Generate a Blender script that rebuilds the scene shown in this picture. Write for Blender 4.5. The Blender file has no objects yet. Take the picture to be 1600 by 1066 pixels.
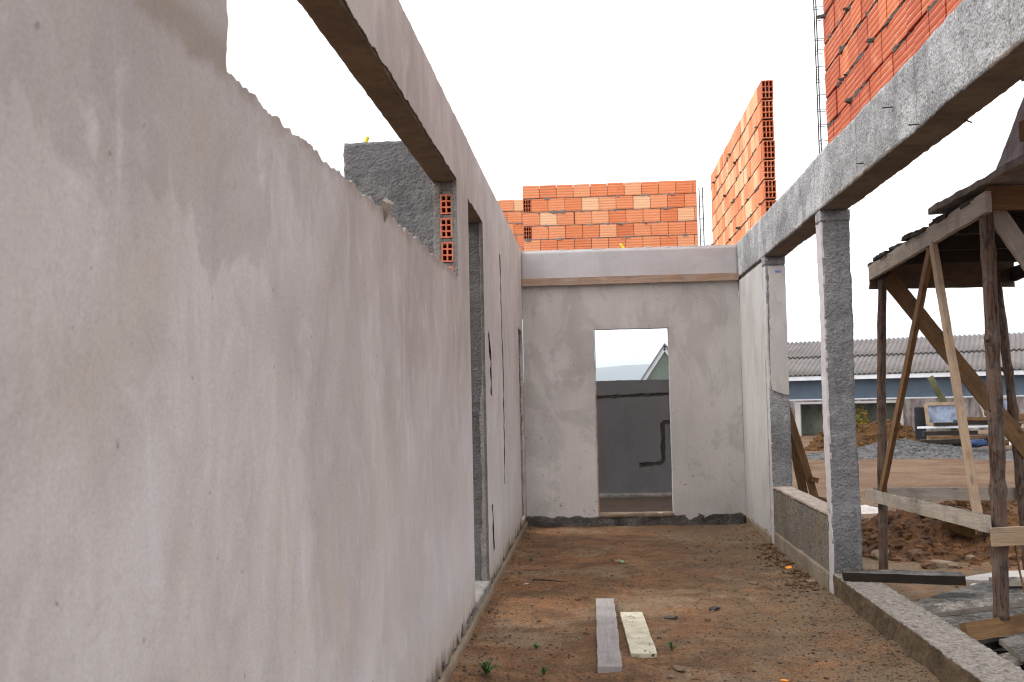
import bpy, bmesh, math, random
from mathutils import Vector, Matrix, noise
from mathutils.geometry import tessellate_polygon
rnd = random.Random(7)
scene = bpy.context.scene
COL = scene.collection
V = Vector

# ------------------------------------------------------------------ camera
CAM_H = 1.4571
PITCH, YAW, ROLL = .0555, -.0757, -.0215
def cam_axes():
    cp, sp, cy, sy, cr, sr = math.cos(PITCH), math.sin(PITCH), math.cos(YAW), math.sin(YAW), math.cos(ROLL), math.sin(ROLL)
    fwd = V((sy*cp, cy*cp, sp)); right = V((cy, -sy, 0)); up = right.cross(fwd)
    return cr*right+sr*up, -sr*right+cr*up, fwd
ca, cb, cc = cam_axes()
cd = bpy.data.cameras.new('camera'); cam = bpy.data.objects.new('camera', cd); COL.objects.link(cam)
m = Matrix.Identity(4)
for i in range(3):
    m[i][0] = ca[i]; m[i][1] = cb[i]; m[i][2] = -cc[i]
m[2][3] = CAM_H
cam.matrix_world = m
cd.sensor_width = 36; cd.sensor_fit = 'HORIZONTAL'; cd.lens = 1650/1600*36
cd.clip_start = .05; cd.clip_end = 20000
cd.dof.use_dof = True; cd.dof.focus_distance = 7.0; cd.dof.aperture_fstop = 6.3
scene.camera = cam

# ------------------------------------------------------------------ node helper
class G:
    def __init__(s, name):
        s.m = bpy.data.materials.new(name); s.m.use_nodes = True
        s.nt = s.m.node_tree; s.b = s.nt.nodes['Principled BSDF']
        s.b.inputs['Specular IOR Level'].default_value = .25
    def n(s, t, **kw):
        k = s.nt.nodes.new(t)
        for a, v in kw.items(): setattr(k, a, v)
        return k
    def put(s, sock, v):
        if isinstance(v, bpy.types.NodeSocket): s.nt.links.new(v, sock)
        elif isinstance(v, (tuple, list)) and len(v) == 3 and sock.type == 'RGBA': sock.default_value = (*v, 1)
        else: sock.default_value = v
    def pos(s, sc=(1, 1, 1), obj=False):
        if obj: o = s.n('ShaderNodeTexCoord').outputs['Object']
        else: o = s.n('ShaderNodeNewGeometry').outputs['Position']
        mp = s.n('ShaderNodeMapping'); mp.inputs['Scale'].default_value = sc
        s.nt.links.new(o, mp.inputs['Vector']); return mp.outputs[0]
    def xyz(s, v=None):
        q = s.n('ShaderNodeSeparateXYZ'); s.nt.links.new(v or s.pos(), q.inputs[0]); return q.outputs
    def noise(s, vec, scale, detail=5, rough=.55, dist=0, color=False):
        k = s.n('ShaderNodeTexNoise'); s.nt.links.new(vec, k.inputs['Vector'])
        k.inputs['Scale'].default_value = scale; k.inputs['Detail'].default_value = detail
        k.inputs['Roughness'].default_value = rough; k.inputs['Distortion'].default_value = dist
        return k.outputs['Color' if color else 'Fac']
    def voro(s, vec, scale, feature='F1', out='Distance', rand=1):
        k = s.n('ShaderNodeTexVoronoi', feature=feature); s.nt.links.new(vec, k.inputs['Vector'])
        k.inputs['Scale'].default_value = scale; k.inputs['Randomness'].default_value = rand
        return k.outputs[out]
    def ramp(s, fac, stops):
        k = s.n('ShaderNodeValToRGB'); s.nt.links.new(fac, k.inputs[0])
        e = k.color_ramp.elements
        while len(e) < len(stops): e.new(.5)
        for el, (p, c) in zip(e, stops):
            el.position = p; el.color = (c, c, c, 1) if isinstance(c, (int, float)) else (*c, 1)
        return k.outputs[0]
    def mix(s, fac, a, b, mode='MIX'):
        k = s.n('ShaderNodeMix', data_type='RGBA', blend_type=mode)
        s.put(k.inputs[0], fac); s.put(k.inputs[6], a); s.put(k.inputs[7], b); return k.outputs[2]
    def math(s, op, a, b=0., c=0.):
        k = s.n('ShaderNodeMath', operation=op); s.put(k.inputs[0], a); s.put(k.inputs[1], b); s.put(k.inputs[2], c); return k.outputs[0]
    def bump(s, h, st=.5, d=.01, nrm=None):
        k = s.n('ShaderNodeBump'); s.put(k.inputs['Height'], h); k.inputs['Strength'].default_value = st; k.inputs['Distance'].default_value = d
        if nrm is not None: s.nt.links.new(nrm, k.inputs['Normal'])
        return k.outputs[0]
    def attr(s, name):
        k = s.n('ShaderNodeAttribute'); k.attribute_name = name; return k.outputs
    def up(s):
        q = s.n('ShaderNodeSeparateXYZ'); s.nt.links.new(s.n('ShaderNodeNewGeometry').outputs['Normal'], q.inputs[0]); return q.outputs[2]
    def end(s, color, rough=.85, nrm=None):
        s.put(s.b.inputs['Base Color'], color); s.put(s.b.inputs['Roughness'], rough)
        if nrm is not None: s.nt.links.new(nrm, s.b.inputs['Normal'])
        return s.m

def mat_plaster(name, lo, hi, warm, dark, streak=1., patch=.5, pits=.5):
    g = G(name)
    p = g.pos(); ps = g.pos((1.6, 1.6, .22))
    big = g.noise(p, .9, 5, .6, .6); st = g.noise(ps, 3.2, 6, .62, .4); fine = g.noise(g.pos((6, 6, .7)), 5, 4, .6)
    c = g.mix(g.ramp(big, [(.32, 0), (.68, 1)]), lo, hi)
    c = g.mix(g.math('MULTIPLY', g.ramp(st, [(.45, 0), (.75, 1)]), .55*streak), c, warm)
    dk = g.noise(g.pos((1.3, 1.3, .8)), 1.4, 7, .68, 1.2)
    c = g.mix(g.math('MULTIPLY', g.ramp(dk, [(.5, 0), (.56, .75), (.8, 1)]), patch), c, dark)
    c = g.mix(g.math('MULTIPLY', g.ramp(fine, [(.5, 0), (.8, 1)]), .35*streak), c, dark)
    w = g.noise(g.pos((2.4, 2.4, .3)), 2.2, 4, .6, .3)
    c = g.mix(g.math('MULTIPLY', g.ramp(w, [(.55, 0), (.8, 1)]), .4*streak), c, tuple(min(1, q*1.22) for q in hi))
    grain = g.noise(p, 160, 3, .6)
    c = g.mix(.13, c, g.ramp(grain, [(.3, 0.), (.7, 1.)]), 'OVERLAY')
    spots = g.noise(p, 26, 3, .6, .8)
    sm = g.math('MULTIPLY', g.ramp(spots, [(.66, 0), (.71, 1)]), g.ramp(g.noise(p, 1.7, 3), [(.42, 0), (.6, 1)]))
    c = g.mix(g.math('MULTIPLY', sm, pits), c, tuple(q*.42 for q in dark))
    h = g.math('ADD', g.math('MULTIPLY', g.noise(p, 7, 6, .6), 1.), g.math('MULTIPLY', grain, .08))
    h = g.math('SUBTRACT', h, g.math('MULTIPLY', sm, .12))
    return g.end(c, .86, g.bump(h, .35, .012))

def mat_long_wall():
    g = G('lime_plaster'); p = g.pos(); x = g.xyz()
    cl = g.noise(g.pos((1, 1, .8)), .95, 5, .55, .9); c = g.mix(g.ramp(cl, [(.32, 0), (.66, 1)]), (0.383, 0.337, 0.316), (0.525, 0.488, 0.474))
    cl2 = g.noise(g.pos((1, 1, .62)), 2.7, 6, .6, 1.2); c = g.mix(g.math('MULTIPLY', g.ramp(cl2, [(.44, 0), (.68, 1)]), .55), c, (0.353, 0.309, 0.289))
    wm = g.noise(g.pos((1.201, 1.201, 0.739)), 1.7, 5, .6, .8); c = g.mix(g.math('MULTIPLY', g.ramp(wm, [(.5, 0), (.7, 1)]), .55), c, (0.468, 0.399, 0.334))
    ys = g.noise(g.pos((1.402, 1.402, 0.847)), 2.9, 4, .55, .5); c = g.mix(g.math('MULTIPLY', g.ramp(ys, [(.64, 0), (.76, 1)]), .5), c, (0.446, 0.363, 0.271))
    pl = g.noise(g.pos((1.300, 1.300, 0.653)), 3.6, 5, .6, 1.6); c = g.mix(g.math('MULTIPLY', g.ramp(pl, [(.52, 0), (.74, 1)]), .5), c, (0.602, 0.578, 0.578))
    # trowel sweeps: faint curved edges where the float was lifted
    tw = g.voro(g.pos((1, 1.0, 1.25)), 2.6, 'SMOOTH_F1', 'Color'); bw = g.n('ShaderNodeRGBToBW'); g.put(bw.inputs[0], tw); c = g.mix(.16, c, bw.outputs[0], 'SOFT_LIGHT')
    te = g.noise(g.pos((1, 1, 1)), 1.9, 7, .5, 2.6); c = g.mix(g.math('MULTIPLY', g.ramp(te, [(.495, 0), (.51, 1), (.53, 0)]), .16), c, (0.288, 0.252, 0.233))
    rs = g.noise(g.pos((1, 2.6, .3)), 2.4, 5, .6, .5); c = g.mix(g.math('MULTIPLY', g.ramp(rs, [(.52, 0), (.75, 1)]), .22), c, (0.299, 0.264, 0.248))
    # damp cloud with a hard edge high up near the camera
    zm = g.n('ShaderNodeMapRange'); g.put(zm.inputs[0], x[2]); zm.inputs[1].default_value = 1.70; zm.inputs[2].default_value = 2.30
    ym = g.n('ShaderNodeMapRange'); g.put(ym.inputs[0], x[1]); ym.inputs[1].default_value = 3.6; ym.inputs[2].default_value = 2.2
    dm = g.math('ADD', g.math('MULTIPLY', g.noise(g.pos((1, 1, .8)), 3.0, 6, .6, .8), .8), g.math('MULTIPLY', zm.outputs[0], .36))
    dm = g.math('MULTIPLY', g.ramp(dm, [(.53, 0), (.565, .75), (.85, 1)]), ym.outputs[0])
    c = g.mix(g.math('MULTIPLY', dm, .55), c, (0.303, 0.264, 0.245))
    # paler, cleaner render towards the far lower part, earth splash at the foot
    lo = g.n('ShaderNodeMapRange'); g.put(lo.inputs[0], x[2]); lo.inputs[1].default_value = 1.7; lo.inputs[2].default_value = .5
    fa = g.n('ShaderNodeMapRange'); g.put(fa.inputs[0], x[1]); fa.inputs[1].default_value = 2.; fa.inputs[2].default_value = 6.
    c = g.mix(g.math('MULTIPLY', g.math('MULTIPLY', lo.outputs[0], fa.outputs[0]), .5), c, (0.581, 0.563, 0.568))
    sp = g.math('ADD', g.math('MULTIPLY', g.noise(g.pos((2, 2, 1)), 4, 5, .65), .34), x[2])
    sr = g.n('ShaderNodeMapRange'); g.put(sr.inputs[0], sp); sr.inputs[1].default_value = .60; sr.inputs[2].default_value = .24
    c = g.mix(g.math('MULTIPLY', sr.outputs[0], .65), c, (0.355, 0.272, 0.189))
    sd = g.n('ShaderNodeMapRange'); g.put(sd.inputs[0], sp); sd.inputs[1].default_value = .36; sd.inputs[2].default_value = .25
    c = g.mix(g.math('MULTIPLY', sd.outputs[0], .85), c, (0.083, 0.056, 0.037))
    # crumbly brown arris along the broken window sill
    cz = g.math('ADD', g.math('MULTIPLY', g.noise(p, 9, 6, .7), .16), x[2])
    c1 = g.n('ShaderNodeMapRange'); g.put(c1.inputs[0], cz); c1.inputs[1].default_value = 2.235; c1.inputs[2].default_value = 2.28
    c2 = g.n('ShaderNodeMapRange'); g.put(c2.inputs[0], x[2]); c2.inputs[1].default_value = 2.30; c2.inputs[2].default_value = 2.24
    c3 = g.n('ShaderNodeMapRange'); g.put(c3.inputs[0], x[1]); c3.inputs[1].default_value = 6.29; c3.inputs[2].default_value = 6.2
    c = g.mix(g.math('MULTIPLY', g.math('MULTIPLY', c1.outputs[0], c2.outputs[0]), g.math('MULTIPLY', c3.outputs[0], .55)), c, (0.217, 0.166, 0.121))
    grain = g.noise(p, 130, 4, .7); c = g.mix(.12, c, g.ramp(grain, [(.3, 0.), (.7, 1.)]), 'OVERLAY')
    pk = g.noise(p, 30, 2, .5); sm = g.ramp(pk, [(.735, 0), (.76, 1)]); c = g.mix(g.math('MULTIPLY', sm, .6), c, (0.170, 0.146, 0.132))
    h = g.math('ADD', g.math('MULTIPLY', g.noise(g.pos((1, 1, .8)), 5, 6, .6, .8), 1.), g.math('MULTIPLY', grain, .10))
    return g.end(c, .86, g.bump(h, .4, .012))

def mat_concrete(name, lo, hi, dark, speck=.6, rough_h=.6, scale=1., moss=0., form=False, stain=.35, seams=False):
    g = G(name)
    p = g.pos((scale,)*3)
    big = g.noise(p, 2.1, 6, .62, .7); c = g.mix(g.ramp(big, [(.33, 0), (.66, 1)]), lo, hi)
    st = g.noise(g.pos((4, 4, .5)), 2.2, 5, .6); c = g.mix(g.math('MULTIPLY', g.ramp(st, [(.5, 0), (.72, 1)]), .4), c, dark)
    lg = g.noise(p, 1.15, 6, .65, 1.1); c = g.mix(g.math('MULTIPLY', g.ramp(lg, [(.5, 0), (.62, 1)]), stain), c, dark)
    pt = g.noise(p, 6, 5, .65, .6); c = g.mix(g.math('MULTIPLY', g.ramp(pt, [(.58, 0), (.68, 1)]), stain), c, tuple(min(1, q*1.2) for q in hi))
    sp = g.noise(p, 42, 4, .7, .5); c = g.mix(g.math('MULTIPLY', g.ramp(sp, [(.53, 0), (.66, 1)]), speck), c, dark)
    sp2 = g.noise(p, 90, 3, .7); c = g.mix(g.math('MULTIPLY', g.ramp(sp2, [(.56, 0), (.68, 1)]), speck*.6), c, tuple(min(1, q*1.35) for q in hi))
    if moss:
        z = g.xyz()[2]
        mk = g.math('MULTIPLY', g.ramp(g.noise(p, 5, 5, .65), [(.42, 0), (.6, 1)]), moss)
        c = g.mix(mk, c, (.17, .125, .06))
    yy = g.math('ADD', g.xyz()[1], g.math('MULTIPLY', g.noise(g.pos((1, 1, 4)), 5, 3), .05))
    sm = g.math('ABSOLUTE', g.math('SUBTRACT', g.math('FRACT', g.math('MULTIPLY', yy, .82)), .5)); sm = g.ramp(sm, [(.0, 1), (.012, 0)])
    if seams: c = g.mix(g.math('MULTIPLY', sm, .6), c, dark)
    lump = g.noise(p, 30, 5, .65, .4); vo = g.voro(p, 55)
    h = g.math('ADD', g.math('MULTIPLY', lump, 1.), g.math('MULTIPLY', vo, .35))
    if form:
        x = g.xyz()
        h = g.math('ADD', h, g.math('MULTIPLY', g.noise(g.pos((14, 1, 14)), 3, 4), .6))
    return g.end(c, .9, g.bump(h, rough_h, .02))

def mat_wood(name, lo, hi, dark, crust=0., grey=0., rough=.75):
    g = G(name)
    p = g.pos((1.1, 14, 14), obj=True); q = g.pos((1, 1, 1), obj=True)
    gr = g.noise(p, 3.2, 6, .62, .9); fine = g.noise(g.pos((2.5, 60, 60), obj=True), 3, 4, .6)
    c = g.mix(g.ramp(gr, [(.3, 0), (.7, 1)]), lo, hi)
    c = g.mix(g.math('MULTIPLY', g.ramp(fine, [(.48, 0), (.75, 1)]), .6), c, dark)
    bl = g.noise(q, 4.5, 5, .65, .8); c = g.mix(g.math('MULTIPLY', g.ramp(bl, [(.5, 0), (.72, 1)]), .55), c, dark)
    kn = g.voro(g.pos((3, 9, 9), obj=True), 1.1); c = g.mix(g.math('MULTIPLY', g.ramp(kn, [(.05, 1), (.14, 0)]), .7), c, tuple(v*.5 for v in dark))
    if grey: c = g.mix(g.math('MULTIPLY', g.ramp(g.noise(q, 3, 5, .7), [(.35, 0), (.6, 1)]), grey), c, (.33, .31, .29))
    h = g.math('ADD', gr, g.math('MULTIPLY', fine, .7))
    if crust:
        cn = g.noise(q, 22, 5, .7)
        cm = g.math('MULTIPLY', g.ramp(g.up(), [(.55, 0), (.8, 1)]), g.ramp(cn, [(.36, 0), (.5, crust)]))
        c = g.mix(cm, c, g.mix(g.ramp(g.noise(q, 6, 7, .75, .6), [(.42, 0), (.58, 1)]), g.ramp(g.noise(q, 55, 4, .7), [(.3, (.008, .007, .006)), (.7, (.055, .048, .04))]), g.ramp(g.noise(q, 55, 4, .7), [(.3, (.045, .042, .038)), (.7, (.22, .21, .195))])))
        h = g.math('ADD', h, g.math('MULTIPLY', g.math('MULTIPLY', cm, cn), 2.))
    return g.end(c, rough, g.bump(h, .45, .008))

def mat_brick(name, lines=.7):
    g = G(name)
    at = g.attr('tint'); t = at['Fac']
    c = g.ramp(t, [(0, (.36, .065, .028)), (.28, (.50, .12, .05)), (.6, (.72, .225, .09)), (.85, (.80, .33, .16)), (1, (.86, .52, .30))])
    p = g.pos(); x = g.xyz()
    zz = g.math('MULTIPLY', x[2], 2*math.pi/.0387)
    w = g.math('SINE', g.math('ADD', zz, g.math('MULTIPLY', g.noise(p, 2.5, 3), 1.4)))
    pale = g.math('MULTIPLY', g.ramp(w, [(.80, 0), (.97, 1)]), g.ramp(g.noise(p, 5, 3), [(.35, .15), (.65, 1)]))
    c = g.mix(g.math('MULTIPLY', pale, lines), c, (.86, .50, .30))
    fz = g.noise(g.pos((1.5, 1.5, 60)), 4, 3); c = g.mix(g.math('MULTIPLY', g.ramp(fz, [(.45, 0), (.75, 1)]), .35), c, (.33, .10, .05))
    bl = g.noise(p, 7, 5, .6); c = g.mix(g.math('MULTIPLY', g.ramp(bl, [(.58, 0), (.8, 1)]), .3), c, (.85, .50, .34))
    sm = g.noise(p, 11, 6, .7, .5); c = g.mix(g.math('MULTIPLY', g.ramp(sm, [(.64, 0), (.72, 1)]), .5), c, (.40, .36, .33))
    h = g.math('ADD', g.math('MULTIPLY', w, -.5), g.noise(p, 60, 4))
    return g.end(c, .85, g.bump(h, .4, .006))

def mat_flat(name, c, rough=.7, var=.25, scale=8, metal=0., bump=.15):
    g = G(name); p = g.pos()
    n = g.noise(p, scale, 5, .6, .3)
    col = g.mix(g.ramp(n, [(.3, 0), (.7, 1)]), tuple(v*(1-var) for v in c), tuple(min(1, v*(1+var)) for v in c))
    g.b.inputs['Metallic'].default_value = metal
    return g.end(col, rough, g.bump(g.noise(p, scale*6, 4), bump, .01))

def mat_ground():
    g = G('site_earth'); p = g.pos(); x = g.xyz()
    a = g.noise(p, .75, 6, .6, .8); b = g.noise(p, 4.5, 7, .66, .5); f = g.noise(p, 70, 4, .7)
    c = g.mix(g.ramp(a, [(.3, 0), (.68, 1)]), (0.155, 0.080, 0.036), (0.246, 0.133, 0.065))
    c = g.mix(g.math('MULTIPLY', g.ramp(b, [(.40, 0), (.60, 1)]), .85), c, (0.098, 0.052, 0.024))
    rd = g.noise(p, 1.6, 5, .65, 1.); c = g.mix(g.math('MULTIPLY', g.ramp(rd, [(.5, 0), (.66, 1)]), .6), c, (0.258, 0.112, 0.047))
    # grey cement dust towards the right-hand kerb and patches by the end wall
    gx = g.n('ShaderNodeMapRange'); g.put(gx.inputs[0], x[0]); gx.inputs[1].default_value = .35; gx.inputs[2].default_value = 1.5
    gm = g.math('MULTIPLY', gx.outputs[0], g.ramp(g.noise(p, 2.3, 6, .7, .6), [(.36, 0), (.56, 1)]))
    out = g.ramp(x[0], [(0, 0), (1, 1)])
    c = g.mix(g.math('MULTIPLY', gm, .85), c, (0.145, 0.108, 0.067))
    gp = g.ramp(g.noise(p, 1.05, 6, .72, .3), [(.52, 0), (.62, 1)]); c = g.mix(g.math('MULTIPLY', gp, .7), c, (0.236, 0.173, 0.108))
    wh = g.ramp(g.noise(p, 3.1, 6, .75, .4), [(.66, 0), (.71, 1)]); c = g.mix(g.math('MULTIPLY', wh, .55), c, (0.332, 0.258, 0.169))
    # outside yard: paler, dustier earth
    yx = g.n('ShaderNodeMapRange'); g.put(yx.inputs[0], x[0]); yx.inputs[1].default_value = 2.2; yx.inputs[2].default_value = 4.2
    yy = g.n('ShaderNodeMapRange'); g.put(yy.inputs[0], x[1]); yy.inputs[1].default_value = 11; yy.inputs[2].default_value = 15
    yard = g.math('MULTIPLY', g.math('MULTIPLY', yx.outputs[0], yy.outputs[0]), 1.)
    yc = g.mix(g.ramp(g.noise(g.pos((1, 1, 1)), .55, 7, .68, .8), [(.36, 0), (.64, 1)]), (0.096, 0.044, 0.018), (0.164, 0.107, 0.063))
    yc = g.mix(g.math('MULTIPLY', g.ramp(g.noise(p, 2.2, 6, .7), [(.5, 0), (.65, 1)]), .5), yc, (0.077, 0.031, 0.010))
    c = g.mix(yard, c, yc)
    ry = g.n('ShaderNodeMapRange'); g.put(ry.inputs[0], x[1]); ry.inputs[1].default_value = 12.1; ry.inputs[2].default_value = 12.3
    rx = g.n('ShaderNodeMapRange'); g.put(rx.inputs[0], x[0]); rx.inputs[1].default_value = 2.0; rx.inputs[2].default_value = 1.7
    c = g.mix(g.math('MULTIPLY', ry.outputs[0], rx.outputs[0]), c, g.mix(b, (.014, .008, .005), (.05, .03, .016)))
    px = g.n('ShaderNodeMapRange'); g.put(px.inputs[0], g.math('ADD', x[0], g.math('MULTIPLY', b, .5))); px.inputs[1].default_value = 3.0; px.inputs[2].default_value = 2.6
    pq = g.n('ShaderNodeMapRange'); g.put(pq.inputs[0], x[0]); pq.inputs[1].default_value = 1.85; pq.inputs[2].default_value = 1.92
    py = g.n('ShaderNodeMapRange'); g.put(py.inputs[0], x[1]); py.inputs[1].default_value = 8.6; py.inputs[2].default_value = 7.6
    c = g.mix(g.math('MULTIPLY', g.math('MULTIPLY', px.outputs[0], pq.outputs[0]), g.math('MULTIPLY', py.outputs[0], .75)), c, (.014, .009, .006))  # pit beside the kerb: its deep shade is painted into the earth colour
    fy = g.n('ShaderNodeMapRange'); g.put(fy.inputs[0], x[1]); fy.inputs[1].default_value = 60; fy.inputs[2].default_value = 120
    c = g.mix(fy.outputs[0], c, (0.040, 0.062, 0.019))
    c = g.mix(.7, c, g.ramp(f, [(.3, .05), (.7, .95)]), 'OVERLAY')
    pb = g.voro(p, 38, out='Distance'); pm = g.math('MULTIPLY', g.ramp(pb, [(.16, 1), (.24, 0)]), g.ramp(g.noise(p, 6, 4), [(.5, 0), (.62, 1)]))
    pc = g.voro(p, 38, out='Color'); c = g.mix(g.math('MULTIPLY', pm, .7), c, g.mix(pc, (0.064, 0.035, 0.020), (0.222, 0.178, 0.142)))
    ho = g.noise(g.pos((1, 1, 1)), 26, 4, .7, .6); hm_ = g.math('MULTIPLY', g.ramp(ho, [(.30, 1), (.40, 0)]), g.ramp(g.noise(p, 2.7, 4), [(.38, .25), (.58, 1)]))
    c = g.mix(g.math('MULTIPLY', hm_, .8), c, (.022, .012, .007))
    h = g.math('ADD', g.math('MULTIPLY', g.math('SUBTRACT', b, g.math('MULTIPLY', hm_, .5)), 1.2), g.math('ADD', g.math('MULTIPLY', f, .8), g.math('MULTIPLY', pm, .5)))
    return g.end(c, .93, g.bump(h, .8, .02))

def mat_soil(name, a, b, d):
    g = G(name); p = g.pos()
    c = g.mix(g.ramp(g.noise(p, 5, 6, .65, .5), [(.35, 0), (.65, 1)]), a, b)
    c = g.mix(g.math('MULTIPLY', g.ramp(g.noise(p, 24, 5, .7), [(.45, 0), (.65, 1)]), .7), c, d)
    return g.end(c, .93, g.bump(g.noise(p, 34, 6, .7), .8, .03))

M = {}
M['plaster'] = mat_long_wall()
M['plaster2'] = mat_plaster('end_wall_plaster', (0.407, 0.376, 0.355), (0.554, 0.517, 0.493), (0.455, 0.400, 0.345), (0.277, 0.249, 0.224), .5, .42, 1.)
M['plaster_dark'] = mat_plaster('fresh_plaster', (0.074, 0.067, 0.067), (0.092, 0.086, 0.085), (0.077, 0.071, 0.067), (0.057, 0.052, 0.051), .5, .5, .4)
M['beam_plaster'] = mat_plaster('smooth_beam_render', (0.384, 0.360, 0.360), (0.468, 0.443, 0.446), (0.408, 0.372, 0.360), (0.312, 0.290, 0.288), .4, .3, .2)
M['plaster_pale'] = mat_plaster('pale_plaster', (0.395, 0.383, 0.371), (0.458, 0.446, 0.435), (0.395, 0.364, 0.332), (0.300, 0.285, 0.273), .8, .5, .2)
M['rough'] = mat_concrete('roughcast', (0.173, 0.170, 0.170), (0.239, 0.235, 0.235), (0.087, 0.083, 0.083), .55, 1., 1.)
M['dark_rough'] = mat_concrete('dark_roughcast', (0.159, 0.153, 0.153), (0.243, 0.235, 0.234), (0.076, 0.074, 0.074), .5, 1., 1.)
M['jamb'] = mat_concrete('jamb_roughcast', (0.120, 0.116, 0.112), (0.168, 0.164, 0.160), (0.060, 0.056, 0.056), .6, 1., 1.2)
M['beam'] = mat_concrete('cast_concrete', (.20, .20, .202), (.44, .44, .445), (.10, .098, .10), .85, .9, 1., stain=.5, seams=True)
M['column'] = mat_concrete('column_concrete', (.15, .146, .146), (.30, .295, .295), (.075, .072, .072), .6, 1., 1.)
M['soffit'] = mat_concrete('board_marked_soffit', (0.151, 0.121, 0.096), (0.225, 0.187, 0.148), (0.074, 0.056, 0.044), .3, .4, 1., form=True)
M['plinth'] = mat_concrete('earth_stained_concrete', (0.198, 0.147, 0.095), (0.264, 0.204, 0.141), (0.103, 0.071, 0.048), .4, .6, 1.)
M['wet'] = mat_concrete('damp_concrete', (0.056, 0.050, 0.044), (0.180, 0.158, 0.139), (0.026, 0.022, 0.021), .6, 1., 1.)
M['lowwall'] = mat_concrete('stained_roughcast', (0.149, 0.132, 0.110), (0.209, 0.192, 0.165), (0.073, 0.062, 0.051), .55, 1., 1., moss=.5)
M['kerb'] = mat_concrete('kerb_concrete', (0.219, 0.172, 0.124), (0.292, 0.240, 0.185), (0.095, 0.072, 0.048), .45, .9, 1.)
def mat_kerb():
    g = G('rough_kerb'); p = g.pos()
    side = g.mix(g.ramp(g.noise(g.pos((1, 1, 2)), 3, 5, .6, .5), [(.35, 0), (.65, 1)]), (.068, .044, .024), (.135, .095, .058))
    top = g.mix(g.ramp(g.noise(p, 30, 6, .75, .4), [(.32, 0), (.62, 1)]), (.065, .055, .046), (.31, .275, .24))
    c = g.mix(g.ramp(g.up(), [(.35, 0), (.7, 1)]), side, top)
    return g.end(c, .92, g.bump(g.noise(p, 40, 6, .7), .9, .02))
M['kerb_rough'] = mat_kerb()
M['mortar'] = mat_concrete('mortar', (.20, .185, .17), (.31, .29, .27), (.10, .09, .08), .4, .8, 2.)
M['mortar_dark'] = mat_concrete('dark_mortar', (0.073, 0.063, 0.055), (0.126, 0.112, 0.098), (0.035, 0.029, 0.025), .4, .8, 2.)
M['groove'] = mat_soil('chased_groove', (.045, .038, .034), (.08, .068, .06), (.02, .017, .015))
M['brick'] = mat_brick('hollow_clay_brick')
M['brick_end'] = mat_flat('clay_brick_end', (.62, .19, .10), .85, .3, 20)
M['brick_dusty'] = mat_flat('dusty_brick_end', (.22, .14, .11), .9, .4, 20)
M['brick_dark'] = mat_flat('clay_brick_shell', (.42, .13, .07), .85, .3, 20)
M['wood_brown'] = mat_wood('brown_board', (0.119, 0.057, 0.021), (0.195, 0.108, 0.046), (0.057, 0.028, 0.012))
M['wood_grey'] = mat_wood('weathered_board', (0.246, 0.199, 0.151), (0.395, 0.331, 0.265), (0.109, 0.084, 0.062), crust=.9, grey=.3)
M['wood_pale'] = mat_wood('sawn_pine', (.255, .165, .095), (.37, .26, .16), (.13, .075, .04), grey=.2)
M['wood_dark'] = mat_wood('dark_deck_board', (0.015, 0.010, 0.006), (0.029, 0.018, 0.010), (0.008, 0.005, 0.004), crust=.8)
M['wood_dark2'] = mat_wood('dark_beam', (.085, .05, .028), (.15, .092, .054), (.04, .024, .014))
M['wood_form'] = mat_wood('formwork_board', (0.258, 0.145, 0.082), (0.405, 0.268, 0.170), (0.141, 0.092, 0.067), grey=.35)
def mat_pole():
    g = G('eucalyptus_pole'); q = g.pos((1, 1, 1), obj=True)
    gr = g.noise(g.pos((1.2, 16, 16), obj=True), 3, 6, .65, .8); c = g.mix(g.ramp(gr, [(.3, 0), (.7, 1)]), (0.066, 0.038, 0.027), (0.129, 0.086, 0.064))
    rdp = g.noise(g.pos((.8, 3, 3), obj=True), 4, 5, .65, .5); c = g.mix(g.math('MULTIPLY', g.ramp(rdp, [(.48, 0), (.68, 1)]), .6), c, (0.103, 0.047, 0.027))
    cr = g.noise(g.pos((1.4, 26, 26), obj=True), 2.6, 4, .6, 1.); cm = g.ramp(cr, [(.56, 0), (.62, 1)]); c = g.mix(g.math('MULTIPLY', cm, .9), c, (0.017, 0.011, 0.007))
    bk = g.noise(g.pos((2, 6, 6), obj=True), 3.3, 5, .7, .6); bm_ = g.ramp(bk, [(.57, 0), (.61, 1)]); c = g.mix(g.math('MULTIPLY', bm_, .8), c, (0.033, 0.019, 0.013))
    gy = g.noise(q, 5, 5, .7); c = g.mix(g.math('MULTIPLY', g.ramp(gy, [(.5, 0), (.66, 1)]), .5), c, (0.142, 0.121, 0.100))
    h = g.math('SUBTRACT', g.math('ADD', gr, g.math('MULTIPLY', bm_, .8)), g.math('MULTIPLY', cm, .8))
    return g.end(c, .85, g.bump(h, .7, .01))
M['pole'] = mat_pole()
M['crust'] = mat_wood('cement_crusted_sheet', (0.072, 0.056, 0.038), (0.112, 0.090, 0.067), (0.041, 0.029, 0.018), crust=1., grey=.5)
M['plank_grey'] = mat_wood('dusty_plank', (0.208, 0.184, 0.180), (0.336, 0.308, 0.300), (0.136, 0.116, 0.104), grey=.5)
def mat_cream():
    g = G('cream_plank'); p = g.pos((1, 1, 1), obj=True)
    n = g.noise(g.pos((2.2, 6, 6), obj=True), 5, 6, .7, .5)
    c = g.mix(g.ramp(g.noise(p, 12, 5), [(.3, 0), (.7, 1)]), (0.478, 0.433, 0.309), (0.597, 0.561, 0.436))
    c = g.mix(g.ramp(n, [(.60, 0), (.65, 1)]), c, (.075, .055, .038))
    md = g.noise(p, 9, 6, .7, .8); c = g.mix(g.math('MULTIPLY', g.ramp(md, [(.48, 0), (.66, 1)]), .5), c, (.24, .17, .11))
    return g.end(c, .8, g.bump(n, .4, .006))
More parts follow.
